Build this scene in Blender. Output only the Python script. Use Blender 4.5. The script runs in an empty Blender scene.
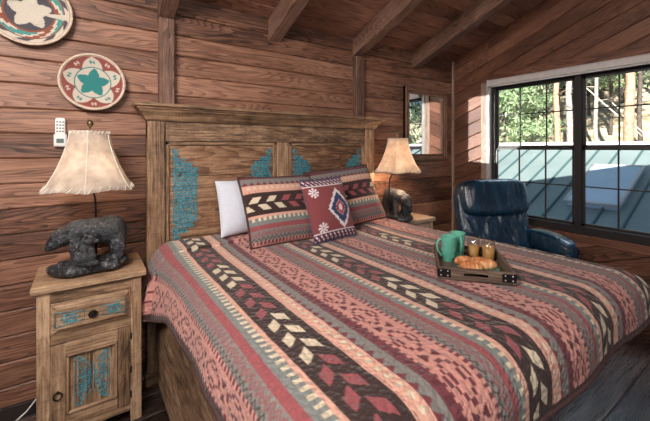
import bpy, bmesh, math, random
import numpy as np
from mathutils import Vector, Matrix

random.seed(7)
RNG = np.random.default_rng(11)
SC = bpy.context.scene
COL = SC.collection
PI = math.pi
H = 1.56                      # eye height above the floor
YB = 2.65                     # inner face of the back wall
XR = 3.814                    # inner face of the window wall
RAKE = 0.39
EAVE = H + 1.085              # ceiling height at the back wall

def srgb(r, g, b, a=1.0):
    f = lambda c: (c / 12.92 if c <= 0.04045 else ((c + 0.055) / 1.055) ** 2.4)
    return (f(r / 255), f(g / 255), f(b / 255), a)

# ------------------------------------------------------------------ materials
class NT:
    def __init__(s, name):
        m = bpy.data.materials.new(name); m.use_nodes = True
        s.m = m; s.t = m.node_tree; s.t.nodes.clear()
        s.out = s.t.nodes.new('ShaderNodeOutputMaterial')
    def n(s, kind, **kw):
        nd = s.t.nodes.new(kind)
        for k, v in kw.items():
            if k == 'inp':
                for kk, vv in v.items(): s.put(nd.inputs[kk], vv)
            else: setattr(nd, k, v)
        return nd
    def put(s, sock, v):
        if isinstance(v, bpy.types.NodeSocket): s.t.links.new(v, sock)
        else: sock.default_value = v
    def math(s, op, a, b=0.0, c=0.0, clamp=False):
        nd = s.n('ShaderNodeMath', operation=op, use_clamp=clamp)
        s.put(nd.inputs[0], a); s.put(nd.inputs[1], b); s.put(nd.inputs[2], c)
        return nd.outputs[0]
    def mix(s, f, a, b):
        nd = s.n('ShaderNodeMix', data_type='RGBA')
        s.put(nd.inputs[0], f); s.put(nd.inputs[6], a); s.put(nd.inputs[7], b)
        return nd.outputs[2]
    def vmul(s, v, sc):
        nd = s.n('ShaderNodeVectorMath', operation='MULTIPLY')
        s.put(nd.inputs[0], v); nd.inputs[1].default_value = sc
        return nd.outputs[0]
    def noise(s, v, scale=5.0, detail=3.0, rough=0.55, dist=0.0):
        nd = s.n('ShaderNodeTexNoise')
        if v is not None: s.put(nd.inputs['Vector'], v)
        nd.inputs['Scale'].default_value = scale; nd.inputs['Detail'].default_value = detail
        nd.inputs['Roughness'].default_value = rough; nd.inputs['Distortion'].default_value = dist
        return nd.outputs['Fac']
    def ramp(s, f, stops):
        nd = s.n('ShaderNodeValToRGB'); s.put(nd.inputs[0], f)
        e = nd.color_ramp.elements
        while len(e) < len(stops): e.new(0.5)
        for el, (p, c) in zip(e, stops): el.position = p; el.color = c
        return nd.outputs[0]
    def bump(s, h, strength=0.3, dist=0.01):
        nd = s.n('ShaderNodeBump'); s.put(nd.inputs['Height'], h)
        nd.inputs['Strength'].default_value = strength; nd.inputs['Distance'].default_value = dist
        return nd.outputs[0]
    def bsdf(s, color, rough=0.5, normal=None, metal=0.0, spec=0.5, **kw):
        nd = s.n('ShaderNodeBsdfPrincipled')
        s.put(nd.inputs['Base Color'], color); s.put(nd.inputs['Roughness'], rough)
        nd.inputs['Metallic'].default_value = metal; nd.inputs['Specular IOR Level'].default_value = spec
        if normal is not None: s.put(nd.inputs['Normal'], normal)
        for k, v in kw.items(): s.put(nd.inputs[k], v)
        return nd.outputs[0]
    def done(s, sh):
        s.t.links.new(sh, s.out.inputs['Surface']); return s.m

def wood(name, dark, mid, light, rough=0.55, fine=70.0, ring=1.0, knots=True, vary=0.5, spec=0.4, saw=0.0, ringd=26.0, gap=None, ringamp=1.0, speck=0.35):
    """Plank wood: UV u runs along the grain in metres, attribute rnd is a value per board."""
    k = NT(name)
    uv = k.n('ShaderNodeUVMap', uv_map='UVMap').outputs[0]
    rnd = k.n('ShaderNodeAttribute', attribute_name='rnd').outputs['Fac']
    sx = k.n('ShaderNodeSeparateXYZ'); k.put(sx.inputs[0], uv)
    cz = k.n('ShaderNodeCombineXYZ')
    k.put(cz.inputs[0], sx.outputs[0]); k.put(cz.inputs[1], sx.outputs[1])
    k.put(cz.inputs[2], k.math('MULTIPLY', rnd, 23.0))
    v = cz.outputs[0]
    n1 = k.noise(k.vmul(v, (0.55, 6.0, 1)), 1.3, 1.5, 0.45, 0.25)
    saww = k.math('FRACT', k.math('MULTIPLY', n1, ringd * ring))
    rings = k.math('POWER', saww, 2.2)
    fib = k.noise(k.vmul(v, (2.2, fine, 1)), 1.6, 4.0, 0.7)
    blot = k.noise(k.vmul(v, (1.0, 2.5, 1)), 1.2, 3.0)
    f = k.math('MULTIPLY_ADD', k.math('SUBTRACT', 0.35, rings), 0.30 * ringamp, 0.5)
    spk = k.noise(k.vmul(v, (9.0, 26.0, 1)), 1.0, 5.0, 0.75)
    f = k.math('MULTIPLY_ADD', k.math('SUBTRACT', spk, 0.5), speck, f)
    f = k.math('MULTIPLY_ADD', k.math('SUBTRACT', fib, 0.5), 1.15, f)
    f = k.math('MULTIPLY_ADD', k.math('SUBTRACT', blot, 0.5), 0.8, f)
    f = k.math('MULTIPLY_ADD', k.math('SUBTRACT', rnd, 0.5), vary, f)
    col = k.ramp(f, [(0.12, dark), (0.5, mid), (0.88, light)])
    if knots:
        vo = k.n('ShaderNodeTexVoronoi', feature='F1')
        k.put(vo.inputs['Vector'], k.vmul(v, (1.0, 3.4, 1))); vo.inputs['Scale'].default_value = 2.1
        kn = k.n('ShaderNodeMapRange', interpolation_type='SMOOTHSTEP')
        k.put(kn.inputs[0], vo.outputs['Distance'])
        kn.inputs[1].default_value = 0.03; kn.inputs[2].default_value = 0.11
        kn.inputs[3].default_value = 1.0; kn.inputs[4].default_value = 0.0
        sel = k.math('GREATER_THAN', k.noise(k.vmul(v, (0.7, 1.5, 1)), 1.7, 0.0), 0.6)
        col = k.mix(k.math('MULTIPLY', k.math('MULTIPLY', kn.outputs[0], sel), 0.75), col, dark)
    h = k.math('MULTIPLY_ADD', rings, 0.3, fib)
    if saw > 0:
        sw = k.noise(k.vmul(v, (90.0, 4.0, 1)), 1.0, 2.0)
        h = k.math('MULTIPLY_ADD', sw, saw, h)
        col = k.mix(k.math('MULTIPLY', k.math('GREATER_THAN', sw, 0.6), 0.16 * saw), col, dark)
    if gap:
        # dark seams between boards laid across v
        fr = k.math('FRACT', k.math('DIVIDE', sx.outputs[1], gap))
    r2 = k.math('MULTIPLY_ADD', fib, 0.25, rough - 0.12)
    return k.done(k.bsdf(col, r2, k.bump(h, 0.35, 0.004), spec=spec))

def plain(name, c, rough=0.5, metal=0.0, noise=0.12, scale=30.0, bump=0.0, spec=0.5, **kw):
    k = NT(name)
    tc = k.n('ShaderNodeTexCoord').outputs['Object']
    n = k.noise(tc, scale, 4.0)
    d = tuple(x * (1 - noise * 2) for x in c[:3]) + (1,)
    l = tuple(min(1, x * (1 + noise * 2)) for x in c[:3]) + (1,)
    col = k.ramp(n, [(0.3, d), (0.7, l)])
    nm = k.bump(n, bump, 0.004) if bump > 0 else None
    return k.done(k.bsdf(col, rough, nm, metal=metal, spec=spec, **kw))

def cloth(name, bump_scale=70.0, strength=0.5, rough=0.9, quilted=False):
    """Woven colour comes from the 'col' attribute (the printed pattern)."""
    k = NT(name)
    c = k.n('ShaderNodeAttribute', attribute_name='col').outputs['Color']
    tc = k.n('ShaderNodeTexCoord').outputs['Object']
    n = k.noise(tc, bump_scale, 3.0)
    col = k.mix(k.math('MULTIPLY', n, 0.35), c, k.vmul(c, (0.55, 0.52, 0.52)))
    if quilted:
        vo = k.n('ShaderNodeTexVoronoi', feature='SMOOTH_F1')
        wv = k.n('ShaderNodeVectorMath', operation='ADD'); k.put(wv.inputs[0], tc)
        nn = k.n('ShaderNodeTexNoise'); k.put(nn.inputs['Vector'], tc); nn.inputs['Scale'].default_value = 26.0
        sc_ = k.vmul(nn.outputs['Color'], (0.022, 0.022, 0.022)); k.put(wv.inputs[1], sc_)
        k.put(vo.inputs['Vector'], wv.outputs[0]); vo.inputs['Scale'].default_value = 52.0
        vo.inputs['Smoothness'].default_value = 0.25
        h = k.math('MULTIPLY_ADD', n, 0.2, k.math('SUBTRACT', 1.0, vo.outputs['Distance']))
        nm = k.bump(h, strength, 0.009)
    else:
        nm = k.bump(n, strength, 0.003)
    return k.done(k.bsdf(col, rough, nm, spec=0.15, **{'Sheen Weight': 0.15}))

def glassy(name, tint=(0.97, 0.99, 1.0, 1), gloss=0.06, rough=0.0):
    k = NT(name)
    tr = k.n('ShaderNodeBsdfTransparent', inp={'Color': tint}).outputs[0]
    gl = k.n('ShaderNodeBsdfGlossy', inp={'Roughness': rough}).outputs[0]
    lw = k.n('ShaderNodeLayerWeight', inp={'Blend': 0.5}).outputs['Facing']
    fr = k.math('POWER', lw, 4.0)
    mx = k.n('ShaderNodeMixShader')
    k.put(mx.inputs[0], k.math('ADD', k.math('MULTIPLY', fr, 0.35), gloss * 0.3, clamp=True))
    k.put(mx.inputs[1], tr); k.put(mx.inputs[2], gl)
    return k.done(mx.outputs[0])

M = {}
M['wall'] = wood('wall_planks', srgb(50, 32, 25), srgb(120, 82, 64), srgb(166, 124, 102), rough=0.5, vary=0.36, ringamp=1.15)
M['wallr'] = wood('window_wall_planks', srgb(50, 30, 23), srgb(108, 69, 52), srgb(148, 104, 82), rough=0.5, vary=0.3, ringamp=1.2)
M['ceil'] = wood('ceiling_planks', srgb(72, 46, 36), srgb(134, 92, 74), srgb(172, 128, 106), rough=0.6, vary=0.35)
M['beam'] = wood('beam_wood', srgb(54, 38, 31), srgb(108, 79, 66), srgb(150, 117, 100), rough=0.6, vary=0.2, knots=False, speck=0.6)
M['floor'] = wood('dark_floor_boards', srgb(20, 15, 13), srgb(50, 38, 33), srgb(96, 78, 70), rough=0.28, vary=0.45, spec=0.9, knots=True)
M['rustic'] = wood('rustic_pine', srgb(60, 43, 32), srgb(142, 112, 86), srgb(196, 165, 134), rough=0.6, vary=0.18, saw=1.0, ringd=14, ringamp=0.55, speck=0.9)
M['rail'] = wood('rail_pine', srgb(46, 34, 26), srgb(118, 91, 70), srgb(178, 147, 118), rough=0.6, vary=0.14, saw=1.0, ringd=16, ringamp=0.7, speck=1.3)
M['panel'] = wood('headboard_panel_wood', srgb(56, 37, 26), srgb(130, 95, 70), srgb(184, 148, 116), rough=0.6, vary=0.3, saw=0.9, ringd=14, speck=1.0)
M['pale'] = wood('pale_trim_wood', srgb(104, 84, 72), srgb(156, 132, 116), srgb(186, 164, 148), rough=0.55, vary=0.1, knots=False)
M['mirrorframe'] = wood('mirror_frame_wood', srgb(66, 44, 34), srgb(120, 86, 68), srgb(160, 124, 102), rough=0.45, vary=0.1, knots=False)
M['tray'] = wood('tray_wood', srgb(56, 46, 40), srgb(100, 84, 73), srgb(138, 118, 102), rough=0.55, vary=0.2, knots=False)
M['rightstand'] = wood('whitewashed_pine', srgb(120, 96, 78), srgb(168, 142, 120), srgb(204, 182, 160), rough=0.55, vary=0.1)
M['iron'] = plain('black_iron', srgb(34, 32, 32), 0.45, 0.6, 0.2, 60, 0.2)
M['blackframe'] = plain('black_window_frame', srgb(46, 42, 42), 0.4, 0.0, 0.08)
M['white'] = plain('white_plastic', srgb(222, 222, 220), 0.4, 0, 0.03)
M['blind'] = plain('blind_fabric_grey', srgb(212, 206, 204), 0.6, 0, 0.05)
M['jamb'] = plain('white_jamb', srgb(190, 186, 184), 0.5, 0, 0.05)
M['greybtn'] = plain('grey_buttons', srgb(120, 126, 130), 0.5, 0, 0.05)
M['lcd'] = plain('lcd_screen', srgb(96, 112, 112), 0.25, 0, 0.05)
M['pillow'] = plain('white_cotton', srgb(208, 213, 226), 0.85, 0, 0.02, 40, 0.12)
M['sheet'] = plain('mattress_ticking', srgb(150, 140, 132), 0.9, 0, 0.05)
M['binding'] = plain('brown_binding', srgb(70, 48, 48), 0.9, 0, 0.15, 90, 0.3)
M['quilt'] = cloth('quilt_print', 90.0, 1.0, quilted=True)
M['shamcloth'] = cloth('sham_print', 90.0, 0.4, quilted=True)
M['cushcloth'] = cloth('cushion_weave', 160.0, 0.4)
M['basket'] = cloth('coiled_basket', 140.0, 0.8)
M['mint'] = plain('mint_glaze', srgb(98, 176, 156), 0.22, 0, 0.06, 14, 0.0)
M['croissant'] = None
M['turq'] = None
M['mirror'] = None
k = NT('mirror_silver'); M['mirror'] = k.done(k.n('ShaderNodeBsdfGlossy', inp={'Color': (0.86, 0.9, 0.92, 1), 'Roughness': 0.0}).outputs[0])
k = NT('turquoise_inlay')
tc = k.n('ShaderNodeTexCoord').outputs['Object']
n = k.noise(tc, 55.0, 4.0, 0.7); n2 = k.noise(tc, 9.0, 2.0)
c = k.ramp(n, [(0.3, srgb(24, 72, 88)), (0.5, srgb(44, 138, 158)), (0.75, srgb(92, 190, 204))])
c = k.mix(k.math('MULTIPLY', k.math('GREATER_THAN', n2, 0.62), 0.45), c, srgb(120, 92, 66))
M['turq'] = k.done(k.bsdf(c, 0.5, k.bump(n, 0.6, 0.004)))
k = NT('baked_crust')
tc = k.n('ShaderNodeTexCoord').outputs['Object']
n = k.noise(tc, 55.0, 3.0); n2 = k.noise(tc, 18.0, 2.0)
c = k.ramp(n2, [(0.3, srgb(150, 84, 44)), (0.5, srgb(204, 138, 88)), (0.72, srgb(234, 186, 142))])
M['croissant'] = k.done(k.bsdf(c, 0.4, k.bump(n, 0.4, 0.003)))
k = NT('blue_leather')
tc = k.n('ShaderNodeTexCoord').outputs['Object']
n = k.noise(tc, 160.0, 3.0); n2 = k.noise(k.vmul(tc, (11, 11, 3.5)), 1.0, 2.0, 0.45, 0.8)
c = k.ramp(n2, [(0.3, srgb(7, 32, 50)), (0.7, srgb(14, 52, 76))])
h = k.math('MULTIPLY_ADD', n2, 2.2, k.math('MULTIPLY', n, 0.15))
M['leather'] = k.done(k.bsdf(c, 0.27, k.bump(h, 0.45, 0.016), spec=0.8))
k = NT('leather_piping'); M['leather2'] = k.done(k.bsdf(srgb(10, 26, 42), 0.4))
k = NT('cast_bear')
tc = k.n('ShaderNodeTexCoord').outputs['Object']
n = k.noise(tc, 60.0, 4.0, 0.65); n2 = k.noise(tc, 130.0, 2.0)
c = k.ramp(n, [(0.40, srgb(17, 19, 23)), (0.57, srgb(44, 48, 55)), (0.74, srgb(140, 146, 154))])  # palest stop paints bright glints into the cast figures
M['bear'] = k.done(k.bsdf(c, 0.36, k.bump(k.math('ADD', n, k.math('MULTIPLY', n2, 0.4)), 1.0, 0.014), spec=0.8))
k = NT('cast_rock')
tc = k.n('ShaderNodeTexCoord').outputs['Object']
n = k.noise(tc, 45.0, 4.0, 0.7)
c = k.ramp(n, [(0.38, srgb(14, 16, 20)), (0.55, srgb(42, 46, 52)), (0.70, srgb(140, 146, 152))])
M['rock'] = k.done(k.bsdf(c, 0.4, k.bump(n, 1.0, 0.012), spec=0.6))
k = NT('rawhide_shade')
tc = k.n('ShaderNodeTexCoord').outputs['Object']
n = k.noise(tc, 12.0, 4.0, 0.6)
c = k.ramp(n, [(0.3, srgb(186, 170, 156)), (0.7, srgb(232, 222, 210))])
df = k.n('ShaderNodeBsdfDiffuse', inp={'Color': c}).outputs[0]
tl = k.n('ShaderNodeBsdfTranslucent', inp={'Color': c}).outputs[0]
mx = k.n('ShaderNodeMixShader'); mx.inputs[0].default_value = 0.5
k.put(mx.inputs[1], df); k.put(mx.inputs[2], tl)
M['shade'] = k.done(mx.outputs[0])
M['shadeseam'] = plain('rawhide_lacing', srgb(236, 228, 218), 0.7, 0, 0.05)
M['brass'] = plain('aged_brass', srgb(110, 96, 70), 0.35, 0.8, 0.1)
M['glass'] = glassy('window_glass')
M['tumbler'] = glassy('tumbler_glass', (0.97, 0.98, 0.98, 1), 0.45, 0.05)
k = NT('orange_juice'); M['juice'] = k.done(k.bsdf(srgb(208, 156, 92), 0.3, None, **{'Subsurface Weight': 0.2}))
k = NT('warm_bulb'); e = k.n('ShaderNodeEmission', inp={'Color': (1.0, 0.8, 0.58, 1), 'Strength': 8.0}).outputs[0]; M['bulb'] = k.done(e)
k = NT('metal_roof'); tc = k.n('ShaderNodeTexCoord').outputs['Object']
n = k.noise(tc, 1.5, 3.0)
M['roof'] = k.done(k.bsdf(k.ramp(n, [(0.3, srgb(106, 118, 118)), (0.7, srgb(118, 130, 130))]), 0.4, None, spec=0.4))
M['roofrib'] = plain('roof_rib', srgb(66, 90, 92), 0.45, 0, 0.05, 2)
M['skylight'] = plain('skylight_panel', srgb(176, 190, 206), 0.2, 0, 0.04, 2)
M['barkA'] = plain('pine_bark_tan', srgb(168, 130, 108), 0.9, 0, 0.25, 6, 0.6)
M['barkB'] = plain('pine_bark_grey', srgb(150, 138, 130), 0.9, 0, 0.25, 6, 0.6)
M['barkD'] = plain('pine_bark_dark', srgb(78, 68, 62), 0.9, 0, 0.25, 6, 0.6)
M['branch'] = plain('dead_branch', srgb(206, 198, 190), 0.8, 0, 0.1)
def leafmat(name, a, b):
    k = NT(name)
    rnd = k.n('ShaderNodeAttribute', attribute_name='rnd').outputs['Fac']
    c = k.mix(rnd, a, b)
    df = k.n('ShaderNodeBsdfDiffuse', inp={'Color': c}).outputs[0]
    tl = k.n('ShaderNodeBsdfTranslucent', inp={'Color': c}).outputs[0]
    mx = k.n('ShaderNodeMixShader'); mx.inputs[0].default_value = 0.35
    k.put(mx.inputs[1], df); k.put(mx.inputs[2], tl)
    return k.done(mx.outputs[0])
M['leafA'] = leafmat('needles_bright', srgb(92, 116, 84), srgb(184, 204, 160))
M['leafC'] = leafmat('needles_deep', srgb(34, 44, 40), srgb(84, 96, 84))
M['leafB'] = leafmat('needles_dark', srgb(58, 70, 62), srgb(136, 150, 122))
k = NT('hill_ground'); tc = k.n('ShaderNodeTexCoord').outputs['Object']
n = k.noise(tc, 0.9, 6.0, 0.7)
M['ground'] = k.done(k.bsdf(k.ramp(n, [(0.3, srgb(86, 80, 58)), (0.5, srgb(176, 158, 128)), (0.7, srgb(222, 206, 180))]), 0.95))
k = NT('cord_white'); M['cord'] = k.done(k.bsdf(srgb(210, 206, 200), 0.5))
k = NT('basewall_dark'); M['dark'] = k.done(k.bsdf(srgb(34, 24, 20), 0.7))

# ------------------------------------------------------------------ mesh building
class MB:
    def __init__(s):
        s.bm = bmesh.new(); s.uv = s.bm.loops.layers.uv.new('UVMap'); s.rn = s.bm.faces.layers.float.new('rnd')
    def tag(s, faces, ax, wd, r=None):
        """give faces grain coordinates: ax along the grain, wd across"""
        r = random.random() if r is None else r
        ou, ov = random.uniform(0, 40), random.uniform(0, 40)
        nn = ax.cross(wd)
        for f in faces:
            f[s.rn] = r
            fn = f.normal
            for l in f.loops:
                p = l.vert.co
                a = p.dot(ax); b = p.dot(wd) if abs(fn.dot(nn)) > 0.5 else p.dot(nn)
                if abs(fn.dot(ax)) > 0.8: a, b = p.dot(wd) * 0.3, p.dot(nn)
                l[s.uv].uv = (a + ou, b + ov)
        return faces
    def box(s, lo, hi, bevel=0.0, rot=None, piv=None, grain=None, seg=1):
        lo, hi = Vector(lo), Vector(hi)
        oldv = set(s.bm.verts)
        g = bmesh.ops.create_cube(s.bm, size=1.0)
        vs = g['verts']; d = hi - lo; c = (hi + lo) / 2
        for v in vs: v.co = Vector((v.co.x * d.x, v.co.y * d.y, v.co.z * d.z)) + c
        if bevel > 0:
            es = list(set(e for v in vs for e in v.link_edges))
            bmesh.ops.bevel(s.bm, geom=es, offset=bevel, segments=seg, affect='EDGES', profile=0.5)
        vs = [v for v in s.bm.verts if v not in oldv]
        fs = set(f for v in vs for f in v.link_faces)
        ax = grain if grain is not None else max(range(3), key=lambda i: d[i])
        oth = [i for i in range(3) if i != ax]; w = max(oth, key=lambda i: d[i])
        A = Vector([1.0 if i == ax else 0 for i in range(3)]); W = Vector([1.0 if i == w else 0 for i in range(3)])
        for f in fs: f.normal_update()
        s.tag(fs, A, W)
        if rot is not None:
            mt = rot.to_4x4() if len(rot) == 3 else rot
            p = Vector(piv) if piv is not None else c
            for v in vs: v.co = p + (mt @ (v.co - p))
        return vs
    def prism(s, pts, vec, smooth=False, grain=None):
        """extrude polygon pts (3D) along vec"""
        vec = Vector(vec)
        a = [s.bm.verts.new(p) for p in pts]; b = [s.bm.verts.new(Vector(p) + vec) for p in pts]
        fs = [s.bm.faces.new(a[::-1]), s.bm.faces.new(b)]
        n = len(pts)
        for i in range(n): fs.append(s.bm.faces.new((a[i], a[(i + 1) % n], b[(i + 1) % n], b[i])))
        bmesh.ops.recalc_face_normals(s.bm, faces=fs)
        A = Vector(grain).normalized() if grain is not None else vec.normalized()
        W = A.cross(Vector((0, 0, 1)));
        W = Vector((0, 1, 0)) if W.length < 1e-3 else W.normalized()
        if abs(A.z) < 0.3: W = Vector((0, 0, 1))
        s.tag(fs, A, W)
        return a + b
    def plank(s, p, ax, wd, nr, L, w, t, ch=0.007):
        """board: p corner, ax length dir, wd width dir, nr facing normal; chamfered front edges"""
        ax, wd, nr, p = Vector(ax).normalized(), Vector(wd).normalized(), Vector(nr).normalized(), Vector(p)
        g = 0.0016
        prof = [(g, -t), (g, -ch * 0.9), (g + ch, 0), (w - g - ch, 0), (w - g, -ch * 0.9), (w - g, -t)]
        pts = [p + wd * a + nr * b for a, b in prof]
        a = [s.bm.verts.new(q) for q in pts]; b = [s.bm.verts.new(q + ax * L) for q in pts]
        fs = [s.bm.faces.new(a), s.bm.faces.new(b[::-1])]
        for i in range(6): fs.append(s.bm.faces.new((a[i], a[(i + 1) % 6], b[(i + 1) % 6], b[i])))
        bmesh.ops.recalc_face_normals(s.bm, faces=fs)
        s.tag(fs, ax, wd)
        return a + b, fs
    def tube(s, pts, rad, seg=8, caps=True):
        pts = [Vector(p) for p in pts]; n = len(pts)
        rads = rad if hasattr(rad, '__len__') else [rad] * n
        rings = []; up = None
        for i, p in enumerate(pts):
            t = (pts[min(i + 1, n - 1)] - pts[max(i - 1, 0)]).normalized()
            if up is None:
                up = t.orthogonal().normalized()
            up = (up - t * up.dot(t)).normalized(); bi = t.cross(up)
            rings.append([s.bm.verts.new(p + (up * math.cos(2 * PI * j / seg) + bi * math.sin(2 * PI * j / seg)) * rads[i]) for j in range(seg)])
        fs = []
        for i in range(n - 1):
            for j in range(seg):
                fs.append(s.bm.faces.new((rings[i][j], rings[i][(j + 1) % seg], rings[i + 1][(j + 1) % seg], rings[i + 1][j])))
        if caps:
            fs.append(s.bm.faces.new(rings[0][::-1])); fs.append(s.bm.faces.new(rings[-1]))
        for f in fs: f.smooth = True
        r = random.random()
        L = 0
        for f in fs:
            f[s.rn] = r
            for l in f.loops: l[s.uv].uv = (l.vert.co.x + l.vert.co.z, l.vert.co.y)
        return [v for rg in rings for v in rg]
    def lathe(s, prof, c=(0, 0, 0), seg=32, squash=None):
        c = Vector(c); rings = []
        for r, z in prof:
            rings.append([s.bm.verts.new(c + Vector((r * math.cos(2 * PI * j / seg), r * math.sin(2 * PI * j / seg), z))) for j in range(seg)])
        fs = []
        for i in range(len(prof) - 1):
            for j in range(seg):
                fs.append(s.bm.faces.new((rings[i][j], rings[i][(j + 1) % seg], rings[i + 1][(j + 1) % seg], rings[i + 1][j])))
        if prof[0][0] > 1e-5: fs.append(s.bm.faces.new(rings[0][::-1]))
        if prof[-1][0] > 1e-5: fs.append(s.bm.faces.new(rings[-1]))
        for f in fs: f.smooth = True
        return [v for rg in rings for v in rg]
    def rbox(s, c, size, n=4.0, sub=10, fn=None, mat=None):
        """rounded cushion shape: cube grid pushed to a superellipsoid; fn(p in -1..1) -> offset vector"""
        old = set(s.bm.verts)
        g = bmesh.ops.create_cube(s.bm, size=2.0)
        es = list(set(e for v in g['verts'] for e in v.link_edges))
        bmesh.ops.subdivide_edges(s.bm, edges=es, cuts=sub, use_grid_fill=True)
        vs = [v for v in s.bm.verts if v not in old]
        c = Vector(c); sz = Vector(size) / 2
        for v in vs:
            p = v.co.copy()
            q = [math.sin(a * PI / 2) if True else a for a in p]
            q = Vector(q)
            d = (abs(q.x) ** n + abs(q.y) ** n + abs(q.z) ** n) ** (1 / n)
            q = q / d if d > 0 else q
            o = Vector((q.x * sz.x, q.y * sz.y, q.z * sz.z))
            if fn: o = o + Vector(fn(q))
            if mat is not None: o = mat @ o
            v.co = c + o
        for f in set(f for v in vs for f in v.link_faces): f.smooth = True
        return vs
    def ell(s, c, r, rot=None, u=20, v=14):
        g = bmesh.ops.create_uvsphere(s.bm, u_segments=u, v_segments=v, radius=1.0)
        for vt in g['verts']:
            p = Vector((vt.co.x * r[0], vt.co.y * r[1], vt.co.z * r[2]))
            if rot is not None: p = rot @ p
            vt.co = Vector(c) + p
        for f in set(f for vt in g['verts'] for f in vt.link_faces): f.smooth = True
        return g['verts']
    def build(s, name, mat, parent=None, loc=None):
        me = bpy.data.meshes.new(name)
        bmesh.ops.recalc_face_normals(s.bm, faces=s.bm.faces[:])
        s.bm.to_mesh(me); s.bm.free()
        if isinstance(mat, str): mat = M[mat]
        me.materials.append(mat)
        o = bpy.data.objects.new(name, me); COL.objects.link(o)
        if parent is not None: o.parent = parent
        if loc is not None: o.location = loc
        return o

def tag(o, label=None, cat=None, group=None, kind=None):
    if label: o['label'] = label
    if cat: o['category'] = cat
    if group: o['group'] = group
    if kind: o['kind'] = kind
    return o
def thing(name, label, cat, loc=(0, 0, 0), rz=0.0, group=None, kind=None):
    o = bpy.data.objects.new(name, None); COL.objects.link(o)
    o.empty_display_size = 0.1; o.location = loc; o.rotation_euler = (0, 0, rz)
    return tag(o, label, cat, group, kind)
def grid_mesh(name, P, C=None, mat=None, parent=None, smooth=True, closed_u=False):
    """P: (nu,nv,3) array of points, C: (nu,nv,3) linear colours"""
    nu, nv = P.shape[:2]
    me = bpy.data.meshes.new(name)
    idx = np.arange(nu * nv).reshape(nu, nv)
    if closed_u: idx2 = np.vstack([idx, idx[:1]])
    else: idx2 = idx
    F = np.stack([idx2[:-1, :-1], idx2[1:, :-1], idx2[1:, 1:], idx2[:-1, 1:]], -1).reshape(-1, 4)
    me.vertices.add(nu * nv); me.vertices.foreach_set('co', P.reshape(-1).astype(np.float32))
    me.loops.add(F.size); me.loops.foreach_set('vertex_index', F.reshape(-1).astype(np.int32))
    me.polygons.add(len(F)); me.polygons.foreach_set('loop_start', np.arange(0, F.size, 4, dtype=np.int32))
    me.polygons.foreach_set('use_smooth', np.full(len(F), smooth))
    me.update(calc_edges=True); me.validate()
    if C is not None:
        a = me.attributes.new('col', 'FLOAT_COLOR', 'POINT')
        a.data.foreach_set('color', np.concatenate([C, np.ones(C.shape[:2] + (1,))], -1).reshape(-1).astype(np.float32))
    me.materials.append(M[mat] if isinstance(mat, str) else mat)
    o = bpy.data.objects.new(name, me); COL.objects.link(o)
    if parent is not None: o.parent = parent
    return o
def solidify_mesh(mb, voxel, smooth_iter, name, mat, parent, disp=None):
    """weld overlapping volumes into one skin (voxel remesh, baked)"""
    me = bpy.data.meshes.new(name + '_raw'); mb.bm.to_mesh(me); mb.bm.free()
    o = bpy.data.objects.new(name + '_raw', me); COL.objects.link(o)
    r = o.modifiers.new('r', 'REMESH'); r.mode = 'VOXEL'; r.voxel_size = voxel; r.use_smooth_shade = True
    sm = o.modifiers.new('s', 'SMOOTH'); sm.iterations = smooth_iter; sm.factor = 0.5
    dg = bpy.context.evaluated_depsgraph_get(); dg.update()
    me2 = bpy.data.meshes.new_from_object(o.evaluated_get(dg))
    bpy.data.objects.remove(o); me2.name = name
    for p in me2.polygons: p.use_smooth = True
    me2.materials.clear(); me2.materials.append(M[mat])
    o2 = bpy.data.objects.new(name, me2); COL.objects.link(o2); o2.parent = parent
    return o2
def copy_tree(o, parent=None):
    c = o.copy(); COL.objects.link(c)
    if parent is not None: c.parent = parent
    for ch in [x for x in bpy.data.objects if x.parent == o]:
        copy_tree(ch, c)
    return c
def Rz(a): return Matrix.Rotation(a, 3, 'Z')
def Rx(a): return Matrix.Rotation(a, 3, 'X')
def Ry(a): return Matrix.Rotation(a, 3, 'Y')

# ------------------------------------------------------------------ room shell
XL_ROOM = -2.3
YF_ROOM = -4.2
mb = MB()
pw = 0.1456
z0 = H + 0.085 - pw * 12
for i in range(26):
    za = z0 + i * pw
    if za > EAVE + 0.02: break
    if za + pw < 0: continue
    mb.plank((XL_ROOM, YB, za), (1, 0, 0), (0, 0, 1), (0, -1, 0), XR + 0.1 - XL_ROOM, pw, 0.04)
mb.box((XL_ROOM, YB + 0.03, -0.05), (XR + 0.2, YB + 0.12, EAVE + 0.02))
tag(mb.build('wall_back', 'wall'), kind='structure')
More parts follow.
